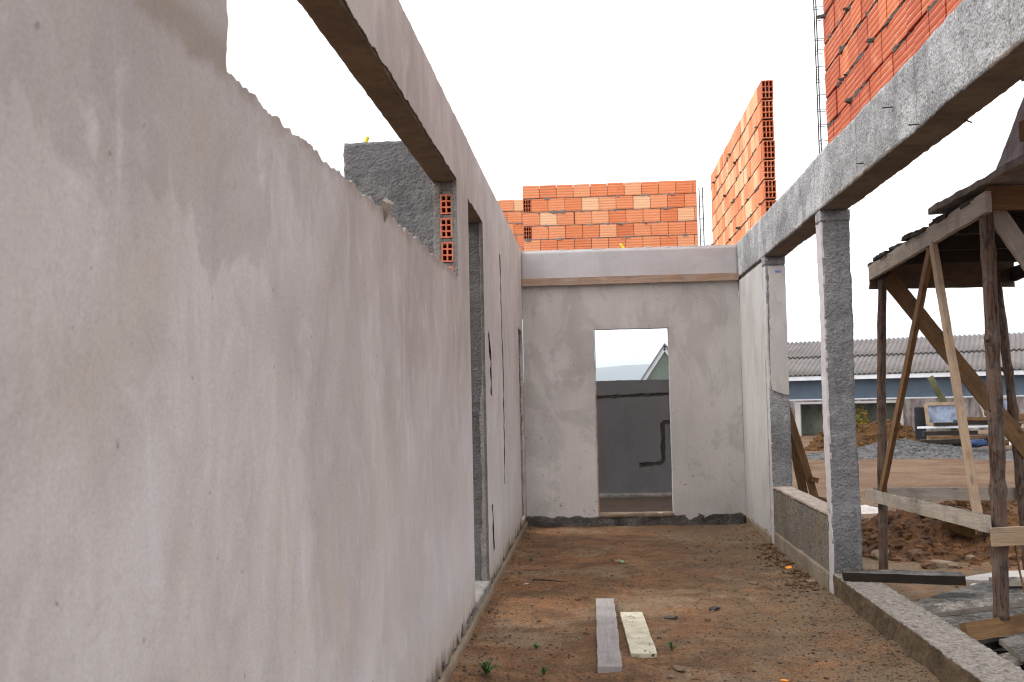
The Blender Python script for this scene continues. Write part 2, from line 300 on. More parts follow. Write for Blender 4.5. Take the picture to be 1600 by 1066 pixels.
M['plank_cream'] = mat_cream()
M['steel'] = mat_flat('reinforcing_steel', (.055, .045, .042), .6, .3, 30, .4)
M['yellow'] = mat_flat('yellow_conduit', (.80, .66, .02), .45, .1, 8)
M['grey_paint'] = mat_plaster('crusted_grey_trough', (.22, .215, .235), (.34, .335, .36), (.28, .26, .25), (.085, .08, .08), .6, .7, 1.)
M['white'] = mat_flat('white_paint', (0.629, 0.646, 0.663), .6, .12, 3)
M['blue'] = mat_flat('slate_blue_paint', (0.089, 0.125, 0.164), .6, .18, 1.2)
def mat_roof():
    g = G('fibre_cement_roof'); p = g.pos()
    c = g.mix(g.ramp(g.noise(p, 1.1, 6, .65, .5), [(.3, 0), (.7, 1)]), (0.121, 0.105, 0.101), (0.194, 0.178, 0.171))
    c = g.mix(g.math('MULTIPLY', g.ramp(g.noise(p, 9, 5, .7), [(.5, 0), (.68, 1)]), .55), c, (0.066, 0.057, 0.054))
    c = g.mix(g.math('MULTIPLY', g.ramp(g.xyz()[2], [(0, 0), (1, 0)]), 0.), c, c)
    ed = g.n('ShaderNodeMapRange'); g.put(ed.inputs[0], g.xyz()[2]); ed.inputs[1].default_value = 2.45; ed.inputs[2].default_value = 2.1
    c = g.mix(g.math('MULTIPLY', ed.outputs[0], g.ramp(g.noise(p, 5, 4), [(.4, 0), (.6, .6)])), c, (0.056, 0.061, 0.030))
    return g.end(c, .9, g.bump(g.noise(p, 20, 4), .3, .02))
M['roof'] = mat_roof()
def mat_dirty():
    g = G('dirty_render'); p = g.pos()
    c = g.mix(g.ramp(g.noise(g.pos((1, 1, .5)), 2.5, 7, .7, .6), [(.36, 0), (.64, 1)]), (0.089, 0.067, 0.060), (0.293, 0.261, 0.246))
    c = g.mix(g.ramp(g.noise(g.pos((2, 2, .3)), 2.2, 5, .7), [(.5, 0), (.66, .8)]), c, (0.054, 0.032, 0.025))
    return g.end(c, .9, g.bump(g.noise(p, 12, 5), .4, .02))
M['dirty'] = mat_dirty()
M['soil'] = mat_soil('dug_clay', (.055, .022, .008), (.23, .11, .045), (.012, .005, .002))
M['soil_orange'] = mat_soil('orange_clay', (0.062, 0.027, 0.004), (0.119, 0.054, 0.011), (0.024, 0.010, 0.004))
M['clod'] = mat_soil('clay_clod', (0.096, 0.049, 0.024), (0.171, 0.099, 0.056), (0.051, 0.026, 0.014))
M['gravel'] = mat_soil('grey_gravel', (0.075, 0.073, 0.074), (0.139, 0.132, 0.132), (0.025, 0.024, 0.024))
M['stone'] = mat_soil('pale_rubble', (0.206, 0.144, 0.095), (0.313, 0.239, 0.172), (0.126, 0.083, 0.052))
M['coping'] = mat_soil('dusty_coping', (.30, .24, .20), (.46, .385, .34), (.17, .12, .09))
M['redbrick'] = mat_flat('broken_clay_brick', (.62, .16, .08), .85, .3, 25)
M['lime'] = mat_flat('lime_white', (0.429, 0.396, 0.371), .9, .2, 6)
M['glass'] = mat_flat('grimy_glass', (.16, .19, .25), .15, .7, 3.2)
M['black'] = mat_flat('black_sheet', (.02, .021, .026), .6, .3, 4)
M['tarp'] = mat_flat('blue_sack', (0.012, 0.027, 0.084), .6, .3, 6)
M['green_wood'] = mat_flat('mossy_post', (0.076, 0.076, 0.034), .85, .4, 5)
M['leaf'] = mat_flat('weed_leaf', (.075, .135, .035), .6, .4, 40)
M['leaf_pale'] = mat_flat('pale_weed_leaf', (.22, .30, .15), .6, .3, 40)
M['leaf_yellow'] = mat_flat('yellow_leaf', (.46, .28, .02), .6, .4, 5)
M['clap'] = mat_flat('green_grey_boards', (0.154, 0.189, 0.154), .8, .12, 2)
M['block'] = mat_flat('mossy_blockwork', (0.160, 0.172, 0.124), .9, .4, 2)
M['orange'] = mat_flat('orange_plastic', (.85, .30, .02), .45, .1, 10)
M['hill'] = mat_soil('far_hill', (.06, .09, .05), (.10, .12, .07), (.04, .06, .04))
M['rust'] = mat_flat('rust_strip', (.33, .19, .11), .7, .5, 12)
M['zinc'] = mat_flat('zinc_strip', (.42, .41, .40), .5, .3, 9, .3)
M['bluepaint'] = mat_flat('blue_mark', (.12, .22, .48), .8, .3, 30)
M['pebble'] = mat_soil('pebbles', (0.108, 0.069, 0.046), (0.207, 0.153, 0.114), (0.050, 0.031, 0.020))

# ------------------------------------------------------------------ objects
def empty(name, loc):
    o = bpy.data.objects.new(name, None); o.empty_display_size = .1; o.location = loc; COL.objects.link(o); return o
def tag(o, label, cat, group=None, kind='thing'):
    o['label'] = label; o['category'] = cat; o['kind'] = kind
    if group: o['group'] = group
    return o
def wloc(o):
    v = V((0, 0, 0))
    while o is not None: v = v+o.location; o = o.parent
    return v
def mesh(name, verts, faces, mats, parent=None, midx=None, smooth=False, loc=None, tint=None, recalc=True):
    """World-space verts. Origin at loc (or the parent's place)."""
    base = wloc(parent) if parent else V((0, 0, 0))
    org = V(loc) if loc is not None else base
    me = bpy.data.meshes.new(name)
    me.from_pydata([V(v)-org for v in verts], [], faces)
    if not isinstance(mats, (list, tuple)): mats = [mats]
    for q in mats: me.materials.append(q)
    if midx: me.polygons.foreach_set('material_index', midx)
    if tint is not None:
        a = me.attributes.new('tint', 'FLOAT', 'FACE'); a.data.foreach_set('value', tint)
    if recalc:
        bm = bmesh.new(); bm.from_mesh(me); bmesh.ops.recalc_face_normals(bm, faces=bm.faces); bm.to_mesh(me); bm.free()
    if smooth: me.polygons.foreach_set('use_smooth', [True]*len(me.polygons))
    me.update()
    o = bpy.data.objects.new(name, me); COL.objects.link(o)
    if parent: o.parent = parent
    o.location = org-base
    return o

def nv(p, f, a):
    return noise.noise_vector(p*f)*a
def rough_geo(x0, x1, y0, y1, z0, z1, step=.03, amp=.004, freq=9., big=.0, seed=0., xf=None):
    """A box as a welded grid, its skin pushed about by noise: cast, roughcast or broken masonry."""
    lo, hi = (x0, y0, z0), (x1, y1, z1)
    n = [max(1, int(round((hi[i]-lo[i])/step))) for i in range(3)]
    n = [min(k, 900) for k in n]
    idx, vs, fs = {}, [], []
    def vert(i, j, k):
        key = (i, j, k)
        if key not in idx:
            p = V((lo[0]+(hi[0]-lo[0])*i/n[0], lo[1]+(hi[1]-lo[1])*j/n[1], lo[2]+(hi[2]-lo[2])*k/n[2]))
            w = xf @ p if xf else p
            q = w+V((seed, seed*1.7, -seed))
            d = nv(q, freq, amp)+nv(q, freq*3.1, amp*.55)
            if big: d += nv(q, 1.3, big)
            idx[key] = len(vs); vs.append(w+d)
        return idx[key]
    for i in range(n[0]):
        for j in range(n[1]):
            for k in (0, n[2]): fs.append((vert(i, j, k), vert(i+1, j, k), vert(i+1, j+1, k), vert(i, j+1, k)))
    for i in range(n[0]):
        for k in range(n[2]):
            for j in (0, n[1]): fs.append((vert(i, j, k), vert(i+1, j, k), vert(i+1, j, k+1), vert(i, j, k+1)))
    for j in range(n[1]):
        for k in range(n[2]):
            for i in (0, n[0]): fs.append((vert(i, j, k), vert(i, j+1, k), vert(i, j+1, k+1), vert(i, j, k+1)))
    return vs, fs
def rough_box(name, b, m, parent=None, step=.03, amp=.004, freq=9., big=0., seed=0., smooth=True, loc=None):
    vs, fs = rough_geo(*b, step, amp, freq, big, seed)
    return mesh(name, vs, fs, m, parent, smooth=smooth, loc=loc)
def box_geo(x0, x1, y0, y1, z0, z1):
    vs = [V((x, y, z)) for x in (x0, x1) for y in (y0, y1) for z in (z0, z1)]
    return vs, [(0, 1, 3, 2), (4, 6, 7, 5), (0, 4, 5, 1), (2, 3, 7, 6), (0, 2, 6, 4), (1, 5, 7, 3)]
class MB:
    def __init__(s): s.v, s.f, s.t, s.m = [], [], [], []
    def add(s, g, tint=.5, mi=0, xf=None):
        o = len(s.v); s.v += [xf @ V(p) for p in g[0]] if xf else [V(p) for p in g[0]]
        s.f += [tuple(i+o for i in q) for q in g[1]]; s.t += [tint]*len(g[1]); s.m += [mi]*len(g[1]); return s
    def build(s, name, mats, parent=None, smooth=False, loc=None):
        return mesh(name, s.v, s.f, mats, parent, s.m, smooth, loc, s.t)

def ragged(pts, amps, step=.03, seed=0., freq=9.):
    """Closed polygon resampled; edge i (pts[i]->pts[i+1]) is broken up by amps[i]."""
    out = []
    for i, a in enumerate(pts):
        b = pts[(i+1) % len(pts)]; am = amps[i] if isinstance(amps, (list, tuple)) else amps
        a2, b2 = V((a[0], a[1], 0)), V((b[0], b[1], 0)); L = (b2-a2).length
        k = max(1, int(L/step)) if am > 0 else 1
        d = (b2-a2).normalized(); nr = V((-d.y, d.x, 0))
        for j in range(k):
            p = a2+(b2-a2)*(j/k)
            if am > 0 and j > 0:
                q = p+V((seed, 0, seed*.3))
                e = noise.noise(q*freq)*am+noise.noise(q*freq*3.3)*am*.6+noise.noise(q*2.1)*am*.5
                p = p+nr*e+d*noise.noise(q*freq*2+V((5, 5, 5)))*am*.4
            out.append((p.x, p.y))
    return out
def slab(name, outer, holes, pockets, T, fmap, mats, parent, pd=.03, loc=None, seed=0.):
    """A wall leaf: outline with holes through it and chases cut into it. fmap(s, t, d) -> world. mats: face, edges, chase."""
    rings = [outer]+holes+pockets
    vs, fs, mi = [], [], []
    def tess(rs, d, m):
        tr = tessellate_polygon([[V((p[0], p[1], 0)) for p in r] for r in rs])
        flat = [p for r in rs for p in r]; o = len(vs)
        vs.extend(fmap(p[0], p[1], d) for p in flat)
        for t in tr: fs.append(tuple(i+o for i in t)); mi.append(m)
    tess(rings, 0, 0); tess([outer]+holes, T, 1)
    def side(r, d0, d1, m):
        n = max(1, int(abs(d1-d0)/.05)); o = len(vs); k = len(r)
        for i in range(n+1):
            d = d0+(d1-d0)*i/n
            for p in r: vs.append(fmap(p[0], p[1], d))
        for i in range(n):
            for j in range(k):
                fs.append((o+i*k+j, o+i*k+(j+1) % k, o+(i+1)*k+(j+1) % k, o+(i+1)*k+j)); mi.append(m)
    for r in [outer]+holes: side(r, 0, T, 1)
    for r in pockets:
        side(r, 0, pd, 2)
        tr = tessellate_polygon([[V((p[0], p[1], 0)) for p in r]]); o = len(vs)
        vs.extend(fmap(p[0], p[1], pd) for p in r)
        for t in tr: fs.append(tuple(i+o for i in t)); mi.append(2)
    # weld
    key, rem, nvs = {}, [], []
    for v in vs:
        k = (round(v.x, 5), round(v.y, 5), round(v.z, 5))
        if k not in key: key[k] = len(nvs); nvs.append(v)
        rem.append(key[k])
    F, MI = [], []
    for f, q in zip(fs, mi):
        g = [rem[i] for i in f]
        if len(set(g)) == len(g): F.append(tuple(g)); MI.append(q)
    return mesh(name, nvs, F, mats, parent, MI, loc=loc)
def trail(pts, w, amp=.012, step=.025, seed=0.):
    """Ragged closed ring round a polyline: the outline of a chase."""
    L, R = [], []
    P = [V((p[0], p[1], 0)) for p in pts]; res = []
    for a, b in zip(P, P[1:]):
        k = max(1, int((b-a).length/step)); res += [a+(b-a)*j/k for j in range(k)]
    res.append(P[-1])
    for i, p in enumerate(res):
        d = (res[min(i+1, len(res)-1)]-res[max(i-1, 0)]).normalized(); nr = V((-d.y, d.x, 0))
        q = p*11+V((seed, seed, 0))
        wl = w/2+noise.noise(q)*amp; wr = w/2+noise.noise(q+V((9, 3, 1)))*amp
        a, b = p+nr*wl, p-nr*wr; L.append((a.x, a.y)); R.append((b.x, b.y))
    return L+R[::-1]

def hollow_geo(w, h, d, nx, nz, wall=.009):
    """Hollow clay brick seen on its end: centred on x, from z = 0, end at y = 0, running to y = d."""
    vs, fs = [], []
    xs = [-w/2]; cw = (w-wall*(nx+1))/nx; ch = (h-wall*(nz+1))/nz
    for i in range(nx): xs += [xs[-1]+wall]; xs += [xs[-1]+cw]
    xs.append(w/2); zs = [0.]
    for i in range(nz): zs += [zs[-1]+wall]; zs += [zs[-1]+ch]
    zs.append(h)
    nX, nZ = len(xs), len(zs)
    vs = [V((x, y, z)) for y in (0, d) for z in zs for x in xs]
    I = lambda i, k, s: s*nX*nZ+k*nX+i
    for i in range(nX-1):
        for k in range(nZ-1):
            hole = i % 2 == 1 and k % 2 == 1
            if not hole: fs.append((I(i, k, 0), I(i+1, k, 0), I(i+1, k+1, 0), I(i, k+1, 0)))
            fs.append((I(i, k, 1), I(i+1, k, 1), I(i+1, k+1, 1), I(i, k+1, 1)))
            if hole:
                for a, b in (((i, k), (i+1, k)), ((i+1, k), (i+1, k+1)), ((i+1, k+1), (i, k+1)), ((i, k+1), (i, k))):
                    fs.append((I(*a, 0), I(*b, 0), I(*b, 1), I(*a, 1)))
    ring = [(i, 0) for i in range(nX-1)]+[(nX-1, k) for k in range(nZ-1)]+[(i, nZ-1) for i in range(nX-1, 0, -1)]+[(0, k) for k in range(nZ-1, 0, -1)]
    for a, b in zip(ring, ring[1:]+ring[:1]): fs.append((I(*a, 0), I(*b, 0), I(*b, 1), I(*a, 1)))
    return vs, fs

def frame_of(p0, p1, up=(0, 0, 1)):
    p0, p1 = V(p0), V(p1); x = (p1-p0).normalized(); u = V(up); y = u.cross(x)
    if y.length < 1e-4: y = V((0, 1, 0)).cross(x)
    y.normalize(); z = x.cross(y); mm = Matrix.Identity(4)
    for i in range(3): mm[i][0], mm[i][1], mm[i][2], mm[i][3] = x[i], y[i], z[i], p0[i]
    return mm, (p1-p0).length
def plank(name, p0, p1, w, t, m, parent=None, up=(0, 0, 1), amp=.003, step=None, seed=None, bend=0.):
    """A board from p0 to p1; local x runs along it, w across (local y), t thick (local z)."""
    mm, L = frame_of(p0, p1, up); seed = rnd.uniform(0, 90) if seed is None else seed
    n = max(3, min(60, int(L/(step or .05)))); ny = max(2, int(w/.05)); vs, fs = [], []
    prof = [(-w/2+w*i/ny, -t/2) for i in range(ny+1)]+[(w/2-w*i/ny, t/2) for i in range(ny+1)]
    k = len(prof)
    for i in range(n+1):
        for (a, b) in prof:
            p = V((L*i/n, a, b+bend*math.sin(math.pi*i/n))); q = p*7+V((seed, seed, seed))
            d = noise.noise_vector(q)*amp+noise.noise_vector(q*3)*amp*.5
            if i in (0, n): d.x += noise.noise(q*4)*amp*2.5
            vs.append(p+d)
    for i in range(n):
        for j in range(k): fs.append((i*k+j, i*k+(j+1) % k, (i+1)*k+(j+1) % k, (i+1)*k+j))
    fs.append(tuple(range(k))[::-1]); fs.append(tuple(n*k+j for j in range(k)))
    me = bpy.data.meshes.new(name); me.from_pydata(vs, [], fs); me.materials.append(m)
    bm = bmesh.new(); bm.from_mesh(me); bmesh.ops.recalc_face_normals(bm, faces=bm.faces); bm.to_mesh(me); bm.free()
    o = bpy.data.objects.new(name, me); COL.objects.link(o)
    if parent: o.parent = parent; mm = Matrix.Translation(-wloc(parent)) @ mm
    o.matrix_basis = mm
    return o
def tube_geo(pts, rad, ns=10, amp=0., seed=0., caps=True):
    P = [V(p) for p in pts]; vs, fs = [], []
    R = rad if isinstance(rad, (list, tuple)) else [rad]*len(P)
    for i, p in enumerate(P):
        d = (P[min(i+1, len(P)-1)]-P[max(i-1, 0)]).normalized()
        u = d.orthogonal().normalized() if abs(d.z) < .9 else (V((1, 0, 0))-d*d.x).normalized()
        w = d.cross(u)
        for j in range(ns):
            a = 2*math.pi*j/ns; e = u*math.cos(a)+w*math.sin(a); r = R[i]
            if amp: r += amp*(noise.noise(V((math.cos(a)*1.6, math.sin(a)*1.6, p.length*5+seed)))+.6*noise.noise(V((math.cos(a)*4, math.sin(a)*4, p.length*14+seed))))
            vs.append(p+e*r)
    for i in range(len(P)-1):
        for j in range(ns): fs.append((i*ns+j, i*ns+(j+1) % ns, (i+1)*ns+(j+1) % ns, (i+1)*ns+j))
    if caps: fs.append(tuple(range(ns))[::-1]); fs.append(tuple((len(P)-1)*ns+j for j in range(ns)))
    return vs, fs
def pole(name, p0, p1, r0, r1, parent=None, seed=0., bow=.02, knots=()):
    """A round debarked pole, local x along it so that the grain runs with it."""
    mm, L = frame_of(p0, p1, (0, 1, 0)); n = max(8, int(L/.03)); pts, rad = [], []
    for i in range(n+1):
        t = i/n; pts.append(V((L*t, bow*math.sin(math.pi*t)+.006*noise.noise(V((t*9, seed, 0))), .008*noise.noise(V((seed, t*7, 3))))))
        r = r0+(r1-r0)*t+.004*noise.noise(V((t*14, seed, 7)))
        for (kt, kr) in knots: r += kr*math.exp(-((t-kt)*L/.035)**2)
        rad.append(r)
    vs, fs = tube_geo(pts, rad, 16, .0045, seed)
    for (kt, kr) in knots:       # a sawn-off side branch
        s = V((L*kt, 0, 0)); a = seed+kt*11; e = V((.35, math.cos(a), math.sin(a))).normalized()
        g = tube_geo([s, s+e*(r0+.6*kr), s+e*(r0+1.3*kr)], [r0*.55, r0*.42, r0*.34], 8, .004, a)
        o = len(vs); vs += g[0]; fs += [tuple(i+o for i in f) for f in g[1]]
    me = bpy.data.meshes.new(name); me.from_pydata(vs, [], fs); me.materials.append(M['pole'])
    me.polygons.foreach_set('use_smooth', [True]*len(me.polygons))
    o = bpy.data.objects.new(name, me); COL.objects.link(o)
    if parent: o.parent = parent; mm = Matrix.Translation(-wloc(parent)) @ mm
    o.matrix_basis = mm
    return o
_ico = bmesh.new(); bmesh.ops.create_icosphere(_ico, subdivisions=2, radius=1); _ico.verts.ensure_lookup_table()
ICO = ([v.co.copy() for v in _ico.verts], [tuple(v.index for v in f.verts) for f in _ico.faces])
_ic1 = bmesh.new(); bmesh.ops.create_icosphere(_ic1, subdivisions=1, radius=1)
ICO1 = ([v.co.copy() for v in _ic1.verts], [tuple(v.index for v in f.verts) for f in _ic1.faces])
def rock_geo(c, s, seed, flat=.7, ico=None, rough=.45):
    ico = ico or ICO; c = V(c); sx, sy, sz = s if isinstance(s, (list, tuple)) else (s, s, s*flat)
    rot = Matrix.Rotation(seed*2.3, 3, 'Z'); out = []
    for v in ico[0]:
        d = 1+rough*noise.noise(v*1.3+V((seed*3.1, seed, -seed)))+rough*.5*noise.noise(v*3.1+V((seed, seed*2, 0)))
        p = v*d; p = V((max(-.95, min(.95, p.x)), max(-.95, min(.95, p.y)), max(-.9, min(.9, p.z))))
        out.append(c+rot @ V((p.x*sx, p.y*sy, p.z*sz)))
    return out, ico[1]
def rock(name, c, s, seed, m, label, cat, group=None, flat=.7):
    vs, fs = rock_geo(c, s, seed, flat); o = mesh(name, vs, fs, m, loc=(c[0], c[1], c[2])); return tag(o, label, cat, group)

# ------------------------------------------------------------------ ground
XL, XR, D = -.794, 1.677, 12.12
def ss(a, b, x):
    t = max(0., min(1., (x-a)/(b-a))); return t*t*(3-2*t)
def ground_z(x, y):
    p = V((x, y, 0))
    z = 0.
    out = ss(1.75, 1.95, x)
    base = -.15+.05*noise.noise(p*.35)*ss(2, 6, x)
    raised = ss(2.35, 2.75, x)*(1-ss(7.6, 9., y))*.17
    pit = -(ss(1.9, 1.95, x)-ss(2.35, 2.8, x))*(1-ss(7.6, 8.3, y))*.36
    z = out*(base+raised+pit)
    if y > 12.15 and x < 1.7: z = z*(1-ss(12.15, 12.25, y))+.03*ss(12.15, 12.25, y)
    far = ss(60, 900, y); z -= far*1.5
    if y < 60:
        a = .011+.004*out
        z += a*noise.noise(p*2.2)+.009*noise.noise(p*1.1+V((7, 3, 0)))+.008*max(0, noise.noise(p*4.3))+.006*noise.noise(p*7)+.0035*noise.noise(p*19)
        if 2 < y < 16 and -1.2 < x < 6:
            t = noise.noise(p*34); z += .0045*max(0, t)**1.0+.0018*noise.noise(p*80)
            e = max(ss(XL+.28, XL, x), ss(XR-.35, XR, x)*(1-out)); z += e*(.018+.012*noise.noise(p*5))   # soil banked against the walls
    return z
def axis(segs):
    out = [segs[0][0]]
    for a, b, st in segs:
        k = max(1, int(round((b-a)/st))); out += [a+(b-a)*i/k for i in range(1, k+1)]
    return out
gxs = axis([(-6000, -1000, 1000), (-1000, -100, 150), (-100, -8, 15), (-8, -1, .5), (-1, 1.95, .022), (1.95, 4.6, .045), (4.6, 14, .18), (14, 40, 1.2), (40, 200, 20), (200, 1000, 150), (1000, 6000, 1000)])
gys = axis([(-60, -2, 8), (-2, 4.6, .25), (4.6, 9, .022), (9, 12.3, .033), (12.3, 16, .06), (16, 50, .35), (50, 120, 6), (120, 1000, 120), (1000, 7000, 1000)])
gv = [V((x, y, ground_z(x, y))) for y in gys for x in gxs]; W = len(gxs)
gf = [(j*W+i, j*W+i+1, (j+1)*W+i+1, (j+1)*W+i) for j in range(len(gys)-1) for i in range(W-1)]
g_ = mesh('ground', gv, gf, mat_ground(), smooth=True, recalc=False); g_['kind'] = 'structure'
pb = MB()
for i in range(4200):
    x, y = rnd.uniform(XL+.03, XR), 5.0+7.*rnd.random()**1.3
    if rnd.random() < .35: x = XR-abs(rnd.gauss(0, .28))
    if rnd.random() < .12: x = XL+abs(rnd.gauss(0, .12))
    if x < XL+.02 or x > XR: continue
    if -.05 < x < .35 and 5.6 < y < 7.7: continue
    s = rnd.uniform(.003, .0085)*(2.0 if rnd.random() < .05 else 1)
    pb.add(rock_geo((x, y, ground_z(x, y)+s*.3), s, rnd.uniform(0, 60), .65, ICO1))
for i in range(900):
    x, y = rnd.uniform(1.95, 6.5), rnd.uniform(5.2, 17)
    s = rnd.uniform(.006, .018); pb.add(rock_geo((x, y, ground_z(x, y)+s*.3), s, rnd.uniform(0, 60), .65, ICO1))
o = pb.build('loose_grit', M['pebble'], smooth=False); o['kind'] = 'stuff'; o['label'] = 'loose grit and soil crumbs scattered over the bare earth'; o['category'] = 'grit'

# hills far off, seen through the doorway
hv, hf = [], []; HX = [-3500+i*90 for i in range(90)]
for j, (y, k) in enumerate(((2500, 0.), (2850, .62), (3200, 1.), (3900, .4))):
    for x in HX:
        h = 55+60*ss(-1500, 900, x)*1. + 26*noise.noise(V((x*.0011, 2.1, 0)))+9*noise.noise(V((x*.004, 5, 0)))
        hv.append(V((x, y+120*noise.noise(V((x*.002, j, 0))), -3+k*h)))
n = len(HX); hf = [(j*n+i, j*n+i+1, (j+1)*n+i+1, (j+1)*n+i) for j in range(3) for i in range(n-1)]
o = mesh('hills', hv, hf, M['hill'], smooth=True); o['kind'] = 'structure'

# ------------------------------------------------------------------ left wall
ZT, ZB = 3.19, 2.80
root = tag(empty('plastered_wall', (XL, 6, 0)), 'long pale plastered wall on the left with a high strip window gap and doorways', 'wall')
fl = lambda face: (lambda s, t, d: V((face-d, s, t)))
outer = ragged([(-1.5, .10), (12.11, .10), (12.11, ZT), (-1.5, ZT)], [.075, 0, .010, 0], .018, 3.)
win = ragged([(2.26, 2.20), (6.295, 2.205), (6.295, ZB), (2.26, ZB)], [.019, .004, .012, .014], .013, 8., 13)
door = ragged([(6.871, .13), (7.80, .13), (7.80, 2.79), (6.871, 2.79)], [.012, .006, .012, .002], .02, 5.)
gap = ragged([(11.38, .15), (11.93, .15), (11.93, 2.24), (11.38, 2.24)], [.01, .012, .02, .006], .02, 6.)
chases = [trail([(9.30, .72), (9.36, 1.7), (9.23, 2.74)], .075, .045, .02, 1.),
          trail([(8.20, 1.50), (8.24, 1.72), (8.12, 1.99)], .12, .075, .02, 4.),
          trail([(8.18, .30), (8.14, .66)], .10, .06, .02, 7.)]
slab('plaster', outer, [win, door, gap], chases, .022, fl(XL), [M['plaster'], M['mortar'], M['groove']], root, .018)
core_o = [(-1.5, .06), (12.27, .06), (12.27, ZT-.012), (-1.5, ZT-.012)]
winc = ragged([(2.27, 2.196), (6.50, 2.196), (6.50, ZB), (2.27, ZB)], [.024, 0, .007, .006], .014, 18., 16)
doorc = ragged([(6.876, .12), (7.795, .12), (7.795, 2.80), (6.876, 2.80)], [0, .006, .006, 0], .025, 15.)
gapc = [(11.385, .14), (12.12, .14), (12.12, 2.25), (11.385, 2.25)]
core = slab('masonry_core', core_o, [winc, doorc, gapc], [], .125, fl(XL-.0225), [M['mortar'], M['jamb'], M['groove']], root)
# window head: board-marked underside of the lintel, built as a thin cast skin under the beam
vs, fs = rough_geo(XL-.1475, XL-.010, 2.25, 6.50, ZB-.012, ZB+.05, .02, .0035, 10., 0, 4.)
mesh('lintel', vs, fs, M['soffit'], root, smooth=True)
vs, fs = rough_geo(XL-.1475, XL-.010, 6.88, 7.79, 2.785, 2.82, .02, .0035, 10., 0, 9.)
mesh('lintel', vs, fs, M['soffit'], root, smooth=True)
# pier end: hollow bricks in mortar
def jamb_bricks(y, xc, z0, zn, n, parent, bh=.128, pitch=.149, w=.086, depth=.19, mat=M['brick_end']):
    first = None
    for i in range(n):
        z = z0+pitch*i
        if first is None:
            g = hollow_geo(w, bh, depth, 2, 3, .0085)
            first = mesh('brick', [v+V((xc, y, z)) for v in g[0]], g[1], mat, parent, loc=(xc, y, z))
        else:
            c = first.copy(); COL.objects.link(c); c.parent = parent; c.location = first.location+V((rnd.uniform(-.003, .003), rnd.uniform(-.004, .006), pitch*i))
            c.rotation_euler = (0, rnd.uniform(-.02, .02), rnd.uniform(-.02, .02))
mb = MB()
for i in range(5):
    z = 2.17+.1465*i-.03
    mb.add(rough_geo(XL-.112, XL-.023, 6.305, 6.5, z+.116, z+.1465+.006, .012, .005, 22., 0, i*3.))
mb.add(rough_geo(XL-.1475, XL-.094, 6.298, 6.5, 2.17, ZB-.01, .016, .005, 18., 0, 5.))
mb.add(rough_geo(XL-.034, XL-.020, 6.296, 6.5, 2.17, ZB-.01, .012, .004, 22., 0, 25.))
mb.add(rough_geo(XL-.1475, XL-.020, 6.30, 6.5, 2.735, ZB-.008, .016, .004, 18., 0, 6.))
mb.build('mortar', M['mortar'], root, smooth=True)
jamb_bricks(6.296, XL-.067, 2.150, 0, 4, root, .120, .1465, .072)
for i in range(15):
    mesh('mortar_bed', *rough_geo(XL-.14, XL-.02, 11.94, 12.12, .14+.149*i, .14+.149*i+.024, .02, .006, 18., 0, i*2.), M['mortar'], root, smooth=True)
jamb_bricks(11.93, XL-.075, .165, 0, 14, root, .124, .149, .10, .18, M['brick_dusty'])
# plaster lapping round the doorway's far jamb
lap = ragged([(-.018, .12), (-.055, .12), (-.04, .9), (-.042, 1.4), (-.026, 1.7), (-.024, 2.78), (-.018, 2.78)], [0, .012, .014, .012, .006, 0, 0], .02, 31.)
slab('plaster_return', lap, [], [], .012, lambda s, t, d: V((XL+s, 7.782+d, t)), [M['mortar'], M['mortar'], M['groove']], root)
# foundation beam showing below the plaster
vs, fs = rough_geo(XL-.15, XL+.012, -1.5, 12.10, -.25, .075, .03, .007, 7., .006, 2.)
mesh('plinth', vs, fs, M['plinth'], root, smooth=True)
vs, fs = rough_geo(XL-.15, XL+.004, 6.88, 7.79, .06, .135, .02, .010, 9., .0, 12.)
mesh('door_sill', vs, fs, M['mortar'], root, smooth=True)
# wood wedge left in the window sill
o = plank('wood_wedge', (XL-.03, 4.05, 2.15), (XL+.022, 4.0, 2.232), .042, .025, M['wood_grey'], None, (0, 1, .4))
tag(o, 'small wooden wedge stuck in the broken sill of the strip window', 'wedge')

# cross wall behind the window
o = rough_box('roughcast_wall', (-1.56, XL-.149, 6.62, 6.78, -.2, 3.13), M['dark_rough'], None, .02, .0055, 16., .006, 6., loc=(-1.2, 6.7, 0))
tag(o, 'dark grey roughcast wall end rising behind the strip window', 'wall')
def conduit(p, lean, label):
    n = 14; pts = [V(p)+V((lean*(i/n)**2, 0, .085*i/n)) for i in range(n+1)]
    g = tube_geo(pts, [.014 if i % 2 else .0115 for i in range(n+1)], 10)
    o = mesh('conduit_stub', *g, M['yellow'], loc=p, smooth=True); tag(o, label, 'conduit')
conduit((-1.44, 6.70, 3.10), .02, 'yellow corrugated conduit stub on top of the dark roughcast wall')
conduit((.40, 12.17, 3.14), -.05, 'yellow corrugated conduit stub bent over the end wall top beam')

# ------------------------------------------------------------------ end wall
root = tag(empty('end_wall', (.44, D, 0)), 'grey plastered end wall of the corridor with an open doorway and top beam', 'wall')
fb = lambda face: (lambda s, t, d: V((s, face+d, t)))
outer = ragged([(XL+.002, .09), (XR-.002, .09), (XR-.002, 2.80), (XL+.002, 2.80)], [.05, 0, 0, 0], .022, 2.)
dr = ragged([(.024, .14), (.871, .14), (.871, 2.24), (.024, 2.24)], [0, .004, .004, .004], .04, 9.)
slab('wall', outer, [dr], [], .15, fb(D), [M['plaster2'], M['plaster2'], M['groove']], root)
vs, fs = rough_geo(XL+.002, XR-.004, D-.028, D+.155, 2.765, 3.155, .03, .0025, 6., .003, 3.)
mesh('beam', vs, fs, M['beam_plaster'], root, smooth=True)
vs, fs = rough_geo(XL+.002, XR-.004, D-.02, D+.15, 3.145, 3.168, .02, .010, 14., 0, 23.)
mesh('mortar_crown', vs, fs, M['plaster_pale'], root, smooth=True)
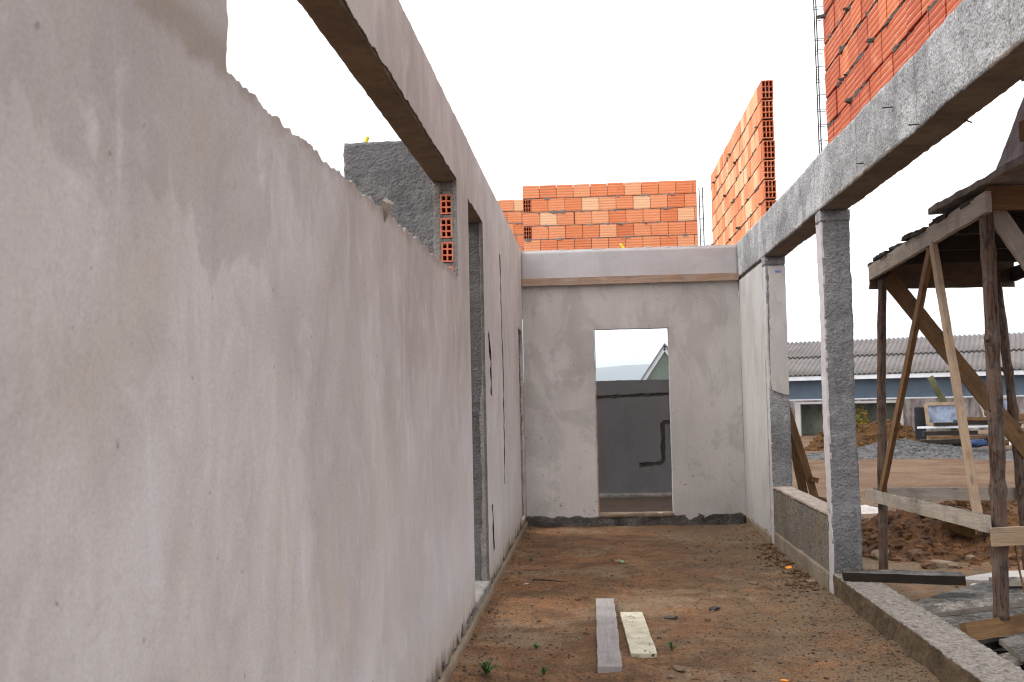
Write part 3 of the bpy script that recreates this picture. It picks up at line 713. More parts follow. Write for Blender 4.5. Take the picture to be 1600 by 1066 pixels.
plank('formwork_board', (XL+.004, D-.05, 2.796), (XR-.006, D-.05, 2.796), .085, .04, M['wood_form'], root, (0, -1, 0), .003)
vs, fs = rough_geo(XL+.002, XR-.004, D-.012, D+.16, -.2, .118, .018, .022, 8., .012, 5.)
mesh('plinth', vs, fs, M['wet'], root, smooth=True)
vs, fs = rough_geo(.03, .865, D-.022, D+.155, .10, .143, .025, .006, 9., .0, 15.)
mesh('threshold', vs, fs, M['plinth'], root, smooth=True)
mb = MB().add(box_geo(.026, .036, D-.008, D+.13, .14, 1.55), 0, 0).add(box_geo(.026, .036, D-.008, D+.13, 1.55, 2.235), 0, 1)
mb.build('jamb_strip', [M['rust'], M['zinc']], root)

# ------------------------------------------------------------------ rear wall seen through the doorway
YR = 15.25
root = tag(empty('rear_wall', (.4, YR, 0)), 'dark plastered rear wall with chased grooves seen through the doorway', 'wall')
outer = [(-1.3, -.2), (1.66, -.2), (1.66, 1.70), (-1.3, 1.70)]
outer = ragged(outer, [0, 0, .006, 0], .03)
ch = [trail([(-1.2, 1.46), (.1, 1.462), (.6, 1.478), (1.58, 1.50)], .05, .016, .03, 2.), trail([(.63, .485), (.80, .495), (.94, .515), (.972, .56), (.972, .8), (.978, 1.06), (1.0, 1.088), (1.3, 1.095)], .062, .018, .03, 5.)]
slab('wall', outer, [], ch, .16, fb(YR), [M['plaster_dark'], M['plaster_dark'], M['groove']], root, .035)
vs, fs = rough_geo(-1.3, 1.66, YR-.02, YR+.15, -.25, .09, .04, .01, 6., 0, 3.); mesh('plinth', vs, fs, M['wet'], root, smooth=True)
vs, fs = rough_geo(-1.3, 1.66, YR, YR+.16, 2.78, 3.17, .05, .003, 6.); mesh('beam', vs, fs, M['rough'], root, smooth=True)
for x in (-1.5, 1.665):
    vs, fs = rough_geo(x, x+.195, YR-.02, YR+.165, -.2, 3.17, .05, .003, 6., 0, x); mesh('column', vs, fs, M['rough'], root, smooth=True)

# ------------------------------------------------------------------ concrete frame on the right
root = tag(empty('concrete_frame', (XR+.1, 8, 0)), 'grey cast concrete beam on two columns along the open right side', 'concrete frame')
vs, fs = rough_geo(XR, XR+.20, -.4, 15.2, 2.785, 3.18, .0225, .0058, 11., .009, 1.)
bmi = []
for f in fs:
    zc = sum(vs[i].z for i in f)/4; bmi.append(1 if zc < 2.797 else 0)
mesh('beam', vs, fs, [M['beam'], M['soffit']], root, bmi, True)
def column(y0, y1, x1, seed):
    vs, fs = rough_geo(XR+.005, x1, y0, y1, -.35, 2.79, .016, .0055, 13., .009, seed)
    ci = [1 if sum(vs[q].x for q in f)/4 < XR+.013 else 0 for f in fs]      # the corridor side takes the paler, smoother beam render
    c = mesh('column', vs, fs, [M['column'], M['beam_plaster']], root, ci, True, loc=(XR+.1, (y0+y1)/2, 0))
    vs, fs = rough_geo(XR+.001, x1+.008, y0-.008, y1+.004, 2.705, 2.787, .016, .004, 11., 0, seed+4)
    mesh('collar', vs, fs, M['column'], c, smooth=True)
    return c
c2 = column(7.785, 7.945, XR+.206, 2.); c1 = column(10.30, 10.45, XR+.19, 9.)
mesh('paint_mark', *rough_geo(XR+.10, XR+.15, 10.286, 10.290, 2.625, 2.645, .01, .005, 25., 0, 2.), M['bluepaint'], c1)
# plaster left on the upper part of the back column
pp = ragged([(.03, 1.5), (.19, 1.45), (.195, 2.69), (.03, 2.69)], [.02, .003, .003, .012], .02, 4.)
slab('plaster_skin', pp, [], [], .012, lambda s, t, d: V((XR+s, 10.289+d, t)), [M['plaster2'], M['plaster2'], M['groove']], c1)
for (x, y, z, L) in ((XR, 5.87, 3.018, .055), (XR, 5.44, 2.81, .05), (XR, 6.51, 2.85, .045)):
    mesh('nail', *tube_geo([(x+.02, y, z), (x-L, y-.01, z-.005)], .0035, 6), M['steel'], root)
for (y) in (4.35, 4.62, 5.3):
    mesh('nail', *tube_geo([(XR+.18, y, 2.79), (XR+.222, y+.01, 2.775)], .004, 6), M['steel'], root)
# infill wall panel
root = tag(empty('infill_wall', (XR+.08, 11.3, 0)), 'narrow pale plastered wall panel between end wall and back column', 'wall')
outer = ragged([(10.455, .10), (D+.02, .10), (D+.02, 2.75), (10.455, 2.75)], [.03, 0, .004, .004], .025, 12.)
slab('plaster', outer, [], [], .14, fl(0) if False else (lambda s, t, d: V((XR+.002+d, s, t))), [M['plaster_pale'], M['plaster2'], M['groove']], root)
mesh('wall_core', *box_geo(XR+.02, XR+.15, 10.46, D+.12, .0, 2.80), M['mortar'], root)
vs, fs = rough_geo(XR-.006, XR+.16, 10.45, D-.04, -.3, .10, .025, .008, 7., 0, 8.); mesh('plinth', vs, fs, M['plinth'], root, smooth=True)
# low wall
root = tag(empty('low_wall', (XR+.08, 9.1, 0)), 'low grey roughcast parapet wall between the two concrete columns', 'wall')
vs, fs = rough_geo(XR+.012, XR+.17, 7.95, 10.295, -.3, .565, .018, .006, 14., .006, 3.); mesh('wall', vs, fs, M['lowwall'], root, smooth=True)
vs, fs = rough_geo(XR+.008, XR+.175, 7.95, 10.295, .555, .578, .02, .004, 14., 0, 13.); mesh('coping', vs, fs, M['coping'], root, smooth=True)
vs, fs = rough_geo(XR+.002, XR+.17, 7.95, 10.295, -.3, .15, .025, .007, 9., .004, 5.); mesh('plinth', vs, fs, M['kerb'], root, smooth=True)
# kerb
vs, fs = rough_geo(XR, XR+.25, 3.2, 7.78, -.5, .165, .0125, .0075, 22., .012, 7.)
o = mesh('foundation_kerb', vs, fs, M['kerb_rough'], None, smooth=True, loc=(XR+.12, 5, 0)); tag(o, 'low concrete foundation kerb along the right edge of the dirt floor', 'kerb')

# ------------------------------------------------------------------ brickwork
def brick_wall(name, origin, u, nrm, rows, length, label, L=.24, H=.186, T=.115, pitch=.2, ends=(), first=(0., .5), endcap=None, palette=(.3, .75), loc=None, joint=.007, seed=1, lump=1.4, mm_='mortar'):
    """Hollow-brick wall: origin at the near bottom corner of the visible face, u along it, nrm out of it."""
    R = random.Random(seed); u, nrm, org = V(u), V(nrm), V(origin)
    mm = Matrix.Identity(4); q = -nrm; z = V((0, 0, 1))
    for i in range(3): mm[i][0], mm[i][1], mm[i][2], mm[i][3] = u[i], q[i], z[i], org[i]
    root = tag(empty(name, loc or (org+u*length/2)), label, 'brick wall')
    bk, mo = MB(), MB()
    for r in range(rows):
        z0 = r*pitch+.006; x = -first[r % 2]*(L+joint)
        if r in ends: x = T+joint
        while x < length-.03:
            w = L if R.random() > .04 else L*.62
            a, b = max(x, 0), min(x+w, length)
            if b-a > .03:
                t = min(1, max(0, R.uniform(*palette)+(R.random() < .1)*.25))
                dx, dz, dn = R.uniform(-.002, .002), R.uniform(-.003, .003), R.uniform(-.004, .004)
                vs, fs = box_geo(a, b, dn, T+dn, z0+dz, z0+H+dz)
                rot = Matrix.Translation(V(((a+b)/2, 0, z0))) @ Matrix.Rotation(R.uniform(-.006, .006), 4, 'Y') @ Matrix.Rotation(R.uniform(-.01, .01), 4, 'Z') @ Matrix.Translation(-V(((a+b)/2, 0, z0)))
                if endcap == 'near' and a <= .001 and b-a > .1:
                    g = hollow_geo(T, H, b-a, 3, 3, .010)          # local: x across, y along
                    bk.add(([V((v.y+a, T/2+dn-v.x, v.z+z0+dz)) for v in g[0]], g[1]), t*.45, 0, mm)  # tint lowered: shade on the wall end put into the brick colour
                else: bk.add((vs, fs), t, 0, mm @ rot)
            x += w+joint+(R.random() < .12)*R.uniform(.004, .016)
        if r in ends:
            g = hollow_geo(T, H, L, 3, 3, .010); bk.add(([V((v.x+T/2, v.y, v.z+z0)) for v in g[0]], g[1]), .3, 0, mm)
        # bedding mortar, squeezed out here and there
        n = int(length/.022); vv, ff = [], []
        zc = r*pitch-.004
        for i in range(n+1):
            s = length*i/n; k = V((s*7, r*3.7, seed)); e = noise.noise(k)*.020+noise.noise(k*3)*.014-.006; hgt = (pitch-H)*.45+max(0, e)*1.1
            for (oy, oz) in ((T-.004, -.008), (-e, -hgt), (-e, hgt+.004), (T-.004, .012)): vv.append(V((s, oy, zc+oz)))
        for i in range(n):
            for j in range(3): ff.append((i*4+j, i*4+j+1, (i+1)*4+j+1, (i+1)*4+j))
        if r: mo.add((vv, ff), 0, 0, mm)
        for i in range(int(length*lump)):
            if R.random() < .55 and r:
                s = R.uniform(.05, length-.05); sz = R.uniform(.012, .028)
                mo.add(rock_geo((s, -.002, zc-.006), (sz*2.2, sz*.5, sz*.8), R.uniform(0, 50), 1, ICO1), 0, 0, mm)
    bk.build('brickwork', M['brick'], root)
    mo.build('mortar', M[mm_], root)
    inner = box_geo(.16 if endcap or ends else .02, length-.02, .035, T-.03, .0, rows*pitch-.04)
    mesh('brick_core', [mm @ v for v in inner[0]], inner[1], M['brick_dark'], root)
    return root
BZ = 3.178
brick_wall('brick_wall', (1.735, 7.69, BZ), (0, -1, 0), (-1, 0, 0), 8, 4.2, 'red hollow-brick wall on the near end of the beam, cut by the top frame', palette=(.0, .20), first=(.25, .75), seed=4, lump=2.2, mm_='mortar_dark', H=.178)
brick_wall('brick_wall', (1.735, 10.48, BZ), (0, 1, 0), (-1, 0, 0), 7, 4.5, 'tall narrow-seen brick wall above the beam showing hollow brick ends', endcap='near', palette=(.6, 1.), first=(0., .5), seed=9, lump=2.2, mm_='mortar_dark', H=.181)
brick_wall('brick_wall', (-.955, YR+.02, BZ), (1, 0, 0), (0, -1, 0), 7, 2.515, 'wide orange brick wall facing us above the end wall', ends=(3, 5), palette=(.5, .9), first=(0., 0.), seed=13)
brick_wall('brick_wall', (-3.3, 17.5, BZ+.03), (1, 0, 0), (0, -1, 0), 8, 2.6, 'small piece of brick wall peeping behind the left plastered wall', palette=(.4, .85), first=(.2, .7), seed=21)
# beam and posts below the last piece
root = tag(empty('far_frame', (-2, 17.55, 0)), 'concrete beam under the brick piece behind the left wall', 'concrete frame')
mesh('beam', *rough_geo(-3.4, -.5, 17.48, 17.66, 2.8, BZ+.02, .06, .003, 7.), M['rough'], root, smooth=True)
for x in (-3.4, -.7): mesh('column', *rough_geo(x, x+.2, 17.49, 17.65, -.2, 2.8, .06, .003, 7.), M['rough'], root, smooth=True)
# mortar fillet along the foot of the near wall
def rebar_cage(base, h, wx, wy, label, ties=.11, r=.0048):
    root = tag(empty('rebar_cage', base), label, 'rebar cage'); b = V(base)
    k = 0
    for sx in (-1, 1):
        for sy in (-1, 1):
            ln = 8; pts = [b+V((sx*wx/2+.006*noise.noise(V((i, k, 1))), sy*wy/2+.006*noise.noise(V((k, i, 4))), h*i/ln)) for i in range(ln+1)]; k += 1
            mesh('bar', *tube_geo(pts, r, 6), M['steel'], root)
    n = int(h/ties)
    for i in range(n):
        z = .06+ties*i+rnd.uniform(-.012, .012); e = .004
        c = [b+V((sx*(wx/2+e), sy*(wy/2+e), z+rnd.uniform(-.008, .008))) for sx, sy in ((-1, -1), (1, -1), (1, 1), (-1, 1), (-1, -1))]
        if i % 4 == 1: c.append(c[-1]+V((.06, -.01, .01)))
        mesh('tie', *tube_geo(c, r*.55, 5), M['steel'], root)
rebar_cage((1.755, 7.865, 3.15), 1.9, .075, .07, 'thin rusty rebar cage rising from the beam beside the near brick wall')
rebar_cage((1.625, YR+.06, 3.15), 1.32, .05, .06, 'thin rebar cage at the right end of the wide orange brick wall', .16)
for (x, y, z, dx) in ((1.70, YR+.02, 3.36, .15),):
    o = mesh('tie_wire', *tube_geo([(x-.07, y, z), (x+dx-.05, y, z-.01)], .004, 5), M['steel'], loc=(x, y, z)); tag(o, 'short wire sticking out of the farther rebar cage', 'wire')

# ------------------------------------------------------------------ scaffold
root = tag(empty('timber_scaffold', (2.9, 8., 0)), 'rough timber scaffold on round poles with a plank deck at the right', 'scaffold')
pole('post', (2.33, 6.42, .125), (2.358, 6.44, 2.60), .046, .038, root, 3., .014, ((.475, .012), (.30, .012), (.655, .008), (.17, .010), (.86, .006)))
pole('post', (2.455, 9.42, -.25), (2.545, 9.42, 2.45), .040, .035, root, 8., -.012, ((.55, .005),))
pole('post', (3.70, 9.5, -.25), (3.545, 9.52, 2.5), .042, .036, root, 14., .02, ((.55, .009), (.68, .008)))
pole('post', (3.72, 6.45, -.05), (3.70, 6.45, 2.60), .045, .04, root, 21., .01, ((.4, .01),))
plank('edge_beam', (2.475, 9.52, 2.508), (2.318, 6.28, 2.548), .125, .035, M['wood_grey'], root, (1, 0, 0), .004)
plank('edge_beam', (3.70, 9.6, 2.46), (3.66, 6.28, 2.53), .12, .035, M['wood_dark'], root, (1, 0, 0), .004)
plank('end_beam', (2.46, 9.52, 2.475), (3.72, 9.58, 2.465), .22, .035, M['wood_dark2'], root, (0, 1, 0), .004)
plank('end_beam', (2.34, 6.36, 2.58), (3.74, 6.36, 2.57), .14, .04, M['wood_brown'], root, (0, 1, 0), .004)
for y in (7.1, 7.9, 8.7): plank('joist', (2.36+.05*(y-6), y, 2.53), (3.72, y, 2.53), .10, .045, M['wood_dark'], root, (0, 1, 0), .004)
y = 6.5; i = 0
while y < 9.45:
    w = rnd.uniform(.24, .31); xo = 2.31+.052*(y-6.3)+rnd.uniform(-.035, .03)
    plank('deck_board', (xo, y+w/2, 2.602+.016*(i % 2)-.012*(y-6.5)/3), (3.85+rnd.uniform(-.1, .1), y+w/2, 2.60+.016*(i % 2)-.012), w*.98, .028, M['wood_dark'], root, (0, 0, 1), .006)
    y += w+.008; i += 1
# braces and rails
plank('brace', (2.385, 7.56, 2.45), (2.435, 9.36, .52), .075, .035, M['wood_brown'], root, (1, 0, 0), .003)
plank('brace', (2.368, 7.46, 2.47), (2.30, 6.60, .60), .075, .035, M['wood_pale'], root, (1, 0, 0), .003)
plank('brace', (2.60, 9.47, 2.47), (3.86, 9.47, .743), .14, .03, M['wood_brown'], root, (0, 1, 0), .003)
plank('brace', (2.40, 6.475, 2.56), (3.66, 6.475, .48), .11, .03, M['wood_grey'], root, (0, 1, 0), .003)
plank('rail', (2.395, 9.62, .552), (2.262, 6.36, .68), .098, .03, M['wood_grey'], root, (1, 0, 0), .004)
plank('rail', (2.27, 6.345, .607), (3.8, 6.36, .64), .105, .03, M['wood_pale'], root, (0, 1, 0), .003)
plank('rail', (2.43, 9.55, .565), (3.9, 9.56, .54), .11, .03, M['wood_grey'], root, (0, 1, 0), .004)
# overhanging sheet, trough and block on top
vs, fs = rough_geo(2.30, 3.5, 4.75, 7.32, 2.655, 2.695, .035, .009, 8., .006, 31.)
o = mesh('deck_sheet', vs, fs, M['crust'], loc=(2.9, 6, 2.66)); tag(o, 'dark cement-crusted board sheet overhanging the near end of the scaffold deck', 'board')
def frustum(x0, x1, y0, y1, z0, ix, iy, iy2, h, n=14):
    vs, fs = [], []
    for k in range(n+1):
        t = k/n
        ring = []
        a0, a1, b0, b1 = x0+ix*t, x1-ix*t, y0+iy2*t, y1-iy*t
        for e in range(4):
            p, q = [((a0, b0), (a1, b0)), ((a1, b0), (a1, b1)), ((a1, b1), (a0, b1)), ((a0, b1), (a0, b0))][e]
            for i in range(16):
                w = V((p[0]+(q[0]-p[0])*i/16, p[1]+(q[1]-p[1])*i/16, z0+h*t)); ring.append(w+nv(w, 8, .006)+nv(w, 30, .003))
        vs += ring
    m = 64
    for k in range(n):
        for i in range(m): fs.append((k*m+i, k*m+(i+1) % m, (k+1)*m+(i+1) % m, (k+1)*m+i))
    fs.append(tuple(n*m+i for i in range(m))); fs.append(tuple(range(m))[::-1])
    return vs, fs
t = tag(empty('mortar_trough', (2.7, 5.6, 2.7)), 'grey cement-crusted tapered mortar trough upturned on top of the scaffold', 'trough')
mesh('body', *frustum(2.30, 3.1, 4.9, 6.10, 2.697, .05, .40, .3, .40), M['grey_paint'], t)
mesh('rim', *rough_geo(2.318, 3.05, 5.2, 5.745, 3.095, 3.125, .03, .008, 10.), M['dark_rough'], t)
o = plank('timber_block', (2.238, 5.50, 2.76), (2.24, 4.95, 2.76), .07, .10, M['wood_brown'], None, (0, 0, 1), .008)
tag(o, 'brown timber block lying beside the trough on the scaffold sheet', 'timber block')

# boards lying beside the kerb
def ground_board(name, p0, p1, w, t, m, label, up=(0, 0, 1), amp=.004, bend=0.):
    o = plank(name, p0, p1, w, t, m, None, up, amp, bend=bend); return tag(o, label, 'board')
ground_board('timber_board', (1.69, 7.55, .197), (2.46, 7.42, .185), .19, .06, M['wood_dark'], 'thick dark board lying across the kerb by the near column')
def sheet(name, poly, z, t, tilt, m, label, seed):
    """An irregular broken sheet lying on the ground."""
    r = ragged(poly, .012, .03, seed)
    cx = sum(p[0] for p in poly)/len(poly); cy = sum(p[1] for p in poly)/len(poly)
    vs, fs = [], []
    tr = tessellate_polygon([[V((p[0], p[1], 0)) for p in r]]); n = len(r)
    f = lambda p, d: V((p[0], p[1], z+d+tilt[0]*(p[0]-cx)+tilt[1]*(p[1]-cy)))
    vs = [f(p, t/2) for p in r]+[f(p, -t/2) for p in r]
    fs = [tuple(q) for q in tr]+[tuple(i+n for i in q) for q in tr]+[(i, (i+1) % n, n+(i+1) % n, n+i) for i in range(n)]
    o = mesh(name, vs, fs, m, loc=(cx, cy, z)); return tag(o, label, 'board')
sheet('plywood_sheet', [(1.89, 7.08), (1.99, 6.89), (3.4, 7.52), (3.5, 8.3), (2.75, 7.9)], .062, .025, (.015, 0), M['crust'], 'large grey cement-covered sheet lying behind the thick scaffold pole', 3.)
sheet('plywood_sheet', [(2.0, 6.84), (2.18, 6.62), (3.0, 6.98), (3.0, 7.25), (2.5, 7.08)], .035, .022, (.02, 0), M['crust'], 'yellow-edged broken board half under the large grey sheet', 7.)
ground_board('timber_board', (2.07, 6.28, .075), (3.1, 6.74, .115), .105, .045, M['wood_brown'], 'tan board on edge under the foot of the thick scaffold pole', (.40, -.85, .32))
sheet('plywood_sheet', [(2.27, 6.30), (2.25, 5.95), (2.44, 5.66), (3.1, 6.0), (3.0, 6.62), (2.5, 6.42)], .045, .03, (.09, .02), M['crust'], 'grey cement-splashed sheet nearest the camera beyond the kerb', 11.)
sheet('plywood_sheet', [(2.02, 6.6), (2.14, 6.36), (2.6, 6.55), (2.5, 6.75)], .005, .022, (.01, 0), M['crust'], 'small grey board end poking out beside the pole foot', 13.)
sheet('lime_sheet', [(2.60, 8.02), (2.74, 7.92), (4.2, 8.35), (4.3, 8.62), (3.0, 8.3)], .075, .02, (0, 0), M['lime'], 'white lime-covered board behind the thick scaffold pole', 17.)
ground_board('timber_board', (2.28, 5.75, -.06), (3.3, 6.2, .02), .20, .04, M['wood_dark'], 'dark wet board lowest in the pit nearest the camera', (0, -.4, 1), .006)
ground_board('timber_board', (1.98, 6.52, -.10), (2.75, 6.30, -.02), .13, .04, M['wood_dark'], 'dark broken board sunk in the pit below the pole foot', (0, 0, 1), .006)
ground_board('timber_board', (1.99, 6.90, .055), (3.15, 7.36, .085), .10, .05, M['wood_grey'], 'weathered narrow board along the front edge of the large grey sheet', (0, -.3, 1), .006)
ground_board('timber_board', (2.12, 6.62, -.01), (3.0, 6.86, .03), .16, .035, M['wood_brown'], 'brown board lying between the grey sheets left of the thick pole foot', (0, 0, 1), .006)
ground_board('timber_board', (2.18, 6.02, -.02), (3.1, 6.28, .10), .12, .04, M['wood_grey'], 'weathered board lying across the nearest grey sheet', (0, 0, 1), .006)
ground_board('timber_board', (2.75, 7.72, .11), (3.4, 7.62, .13), .15, .035, M['wood_grey'], 'grey board lying on the far side of the large grey sheet', (0, 0, 1), .005)
pts = [V((2.42, 6.42, .62)), V((2.44, 6.40, .4)), V((2.46, 6.36, .22)), V((2.49, 6.34, .13)), V((2.53, 6.36, .10)), V((2.58, 6.4, .1))]
o = mesh('loose_strap', *tube_geo(pts, .006, 6), M['wood_brown'], loc=pts[0]); tag(o, 'thin brown strap hanging beside the foot of the scaffold pole', 'strap')

# leaning props behind the back column
t = tag(empty('leaning_prop', (2.2, 10.9, -.1)), 'darker brown plank leaning on the outside of the infill wall', 'plank', 'planks leaning behind the back column')
plank('board', (2.20, 10.97, -.16), (1.875, 10.9, 1.72), .085, .03, M['wood_brown'], t, (0, 1, 0), .003)
t2 = tag(empty('leaning_prop', (2.3, 10.8, -.1)), 'lighter brown plank with nailed cleats leaning beside the darker plank', 'plank', 'planks leaning behind the back column')
plank('board', (2.345, 10.86, -.16), (1.95, 10.83, 1.28), .072, .03, M['wood_brown'], t2, (0, 1, 0), .003)
plank('cleat', (2.14, 10.82, .605), (2.215, 10.82, .585), .05, .05, M['wood_brown'], t2, (0, 1, 0), .003)
plank('cleat', (2.22, 10.82, .40), (2.295, 10.82, .38), .05, .05, M['wood_brown'], t2, (0, 1, 0), .003)
# planks on the dirt floor
o = plank('floor_plank', (.045, 7.6, .018), (.05, 5.69, .020), .128, .034, M['plank_grey'], None, (0, 0, 1), .004, None, None, .006); tag(o, 'long dusty grey plank lying flat on the dirt floor', 'plank')
o = plank('floor_plank', (.213, 7.15, .02), (.245, 6.005, .02), .145, .024, M['plank_cream'], None, (0, 0, 1), .003); tag(o, 'shorter cream plank with dark scuffs lying on the dirt floor', 'plank')

# ------------------------------------------------------------------ heaps and rubble in the yard
def heap(name, cx, cy, rx, ry, h, m, label, cat, n=70, rough=.5, seed=1., kind='thing', clods=0, cs=(.02, .05), fine=.03, rot=0.):
    vs, fs = [], []; cr, sr = math.cos(rot), math.sin(rot)
    def hz(u, v):
        r = math.hypot(u, v); k = max(0, 1-r*(1+.35*noise.noise(V((u*1.6, v*1.6, seed)))))
        k = k*k*(3-2*k)
        x, y = cx+(u*rx)*cr-(v*ry)*sr, cy+(u*rx)*sr+(v*ry)*cr
        q = V((x, y, seed))
        return V((x, y, ground_z(x, y)-.02*(r > .95)-.01+h*k*(1+rough*noise.noise(q*1.7/max(rx, .3)))+min(1, k*4)*(fine*noise.noise(q*6/max(.4, rx))+fine*.6*noise.noise(q*15/max(.4, rx)))))
    for j in range(n+1):
        for i in range(n+1): vs.append(hz(-1+2*i/n, -1+2*j/n))
    fs = [(j*(n+1)+i, j*(n+1)+i+1, (j+1)*(n+1)+i+1, (j+1)*(n+1)+i) for j in range(n) for i in range(n) if math.hypot(-1+2*(i+.5)/n, -1+2*(j+.5)/n) < 1.02]
    mb = MB(); mb.add((vs, fs))
    for i in range(clods):
        a, r = rnd.uniform(0, 6.28), rnd.random()**.7; p = hz(r*math.cos(a), r*math.sin(a)); s = cs[0]+(cs[1]-cs[0])*rnd.random()**2.2
        mb.add(rock_geo(p, s, rnd.uniform(0, 60), .8, ICO1, .7))
    o = mb.build(name, m, loc=(cx, cy, 0), smooth=False); return tag(o, label, cat, None, kind)
heap('clay_heap', 4.0, 11.7, 1.9, 1.9, .36, M['soil'], 'heap of dark dug clay clods behind the scaffold', 'dirt heap', 150, .8, 3., clods=1300, cs=(.010, .075), fine=.11)
heap('clay_heap', 5.6, 10.3, 1.5, 1.6, .5, M['soil'], 'taller dark red clay heap at the right edge behind the thick pole', 'dirt heap', 110, .8, 9., clods=900, cs=(.012, .08), fine=.11)
heap('clay_heap', 2.55, 11.9, .55, .7, .14, M['soil'], 'small low clay heap behind the near column', 'dirt heap', 50, .8, 19., clods=90, cs=(.01, .035), fine=.03)
heap('earth_heap', 8.9, 33, 1.5, 1.3, .70, M['soil_orange'], 'tall orange-brown earth heap below the shed in the distance', 'dirt heap', 60, .6, 4., clods=200, cs=(.05, .13), fine=.1)
heap('earth_heap', 6.9, 30.5, 1.2, 1.1, .62, M['soil_orange'], 'low brown earth heap seen between the two columns', 'dirt heap', 60, .6, 14., clods=140, cs=(.04, .11), fine=.08)
heap('gravel_pile', 7.7, 27.3, 2.9, 1.9, .34, M['gravel'], 'spread pile of grey gravel in the yard', 'gravel pile', 90, .5, 6., kind='stuff', clods=2200, cs=(.015, .05), fine=.05)
heap('gravel_pile', 10.2, 25.5, 2.2, 1.1, .22, M['gravel'], 'thin spread of grey gravel below the timber stack', 'gravel pile', 60, .5, 16., kind='stuff', clods=400, cs=(.015, .035), fine=.02)
heap('lime_heap', 3.62, 14.7, .42, .35, .09, M['lime'], 'flat patch of white lime dumped behind the thin far pole', 'lime heap', 30, .5, 5., fine=.012)
gi = 0
RB = [((2.98, 11.4), (.17, .09, .09), 'stone', 'large pale stone leaning in the clay just right of the near column'),
      ((2.72, 10.55), (.15, .09, .06), 'stone', 'flat pale stone below the leaning one by the near column'),
      ((2.98, 9.9), (.075, .06, .05), 'clod', 'brown clay lump right of the thin pole foot'),
      ((3.12, 9.95), (.14, .05, .04), 'stone', 'grey stone shard right of the brown clay lump'),
      ((3.02, 10.4), (.11, .08, .07), 'clod', 'dark rounded clod behind the stone shard'),
      ((3.02, 8.85), (.05, .035, .03), 'lime', 'small white stone chip near the crosswise thick board'),
      ((3.16, 8.7), (.09, .05, .03), 'stone', 'tan stone beside the small white chip'),
      ((3.5, 10.3), (.07, .05, .04), 'stone', 'pale stone in the clay left of the thick pole')]
for (p, s, mk, lab) in RB:
    gi += 1; rock('rubble_stone', (p[0], p[1], ground_z(*p)+s[2]*.5), s, gi*3.7, M[mk], lab, 'stone', 'loose rubble by the scaffold foot')
for k, (x, y, lab) in enumerate(((2.36, 9.45, 'orange brick shard nearest the column beyond the thick board'), (2.50, 9.35, 'bright orange brick shard left of the thin pole foot'), (2.74, 9.4, 'pinkish brick shard right of the thin pole foot'))):
    o = plank('brick_shard', (x-.05, y, ground_z(x, y)+.03), (x+.05, y+.02, ground_z(x, y)+.045), .07, .045, M['redbrick'], None, (0, .3, 1), .01); tag(o, lab, 'brick shard', 'broken brick by the scaffold foot')
o = plank('yellow_block', (3.42, 10.85, .16), (3.74, 10.72, .08), .13, .12, M['soil_orange'], None, (0, -.3, 1), .012); tag(o, 'ochre squared block sunk in the clay heap', 'block')
o = plank('offcut', (7.55, 26.3, -.10), (7.95, 26.3, -.10), .12, .12, M['wood_pale'], None, (0, 0, 1), .004); tag(o, 'short yellow timber offcut in front of the gravel pile', 'offcut')
o = plank('offcut', (5.35, 17.1, -.13), (5.55, 17.5, -.11), .08, .03, M['lime'], None, (0, 0, 1), .003); tag(o, 'small white offcut on the bare yard between the braces', 'offcut')

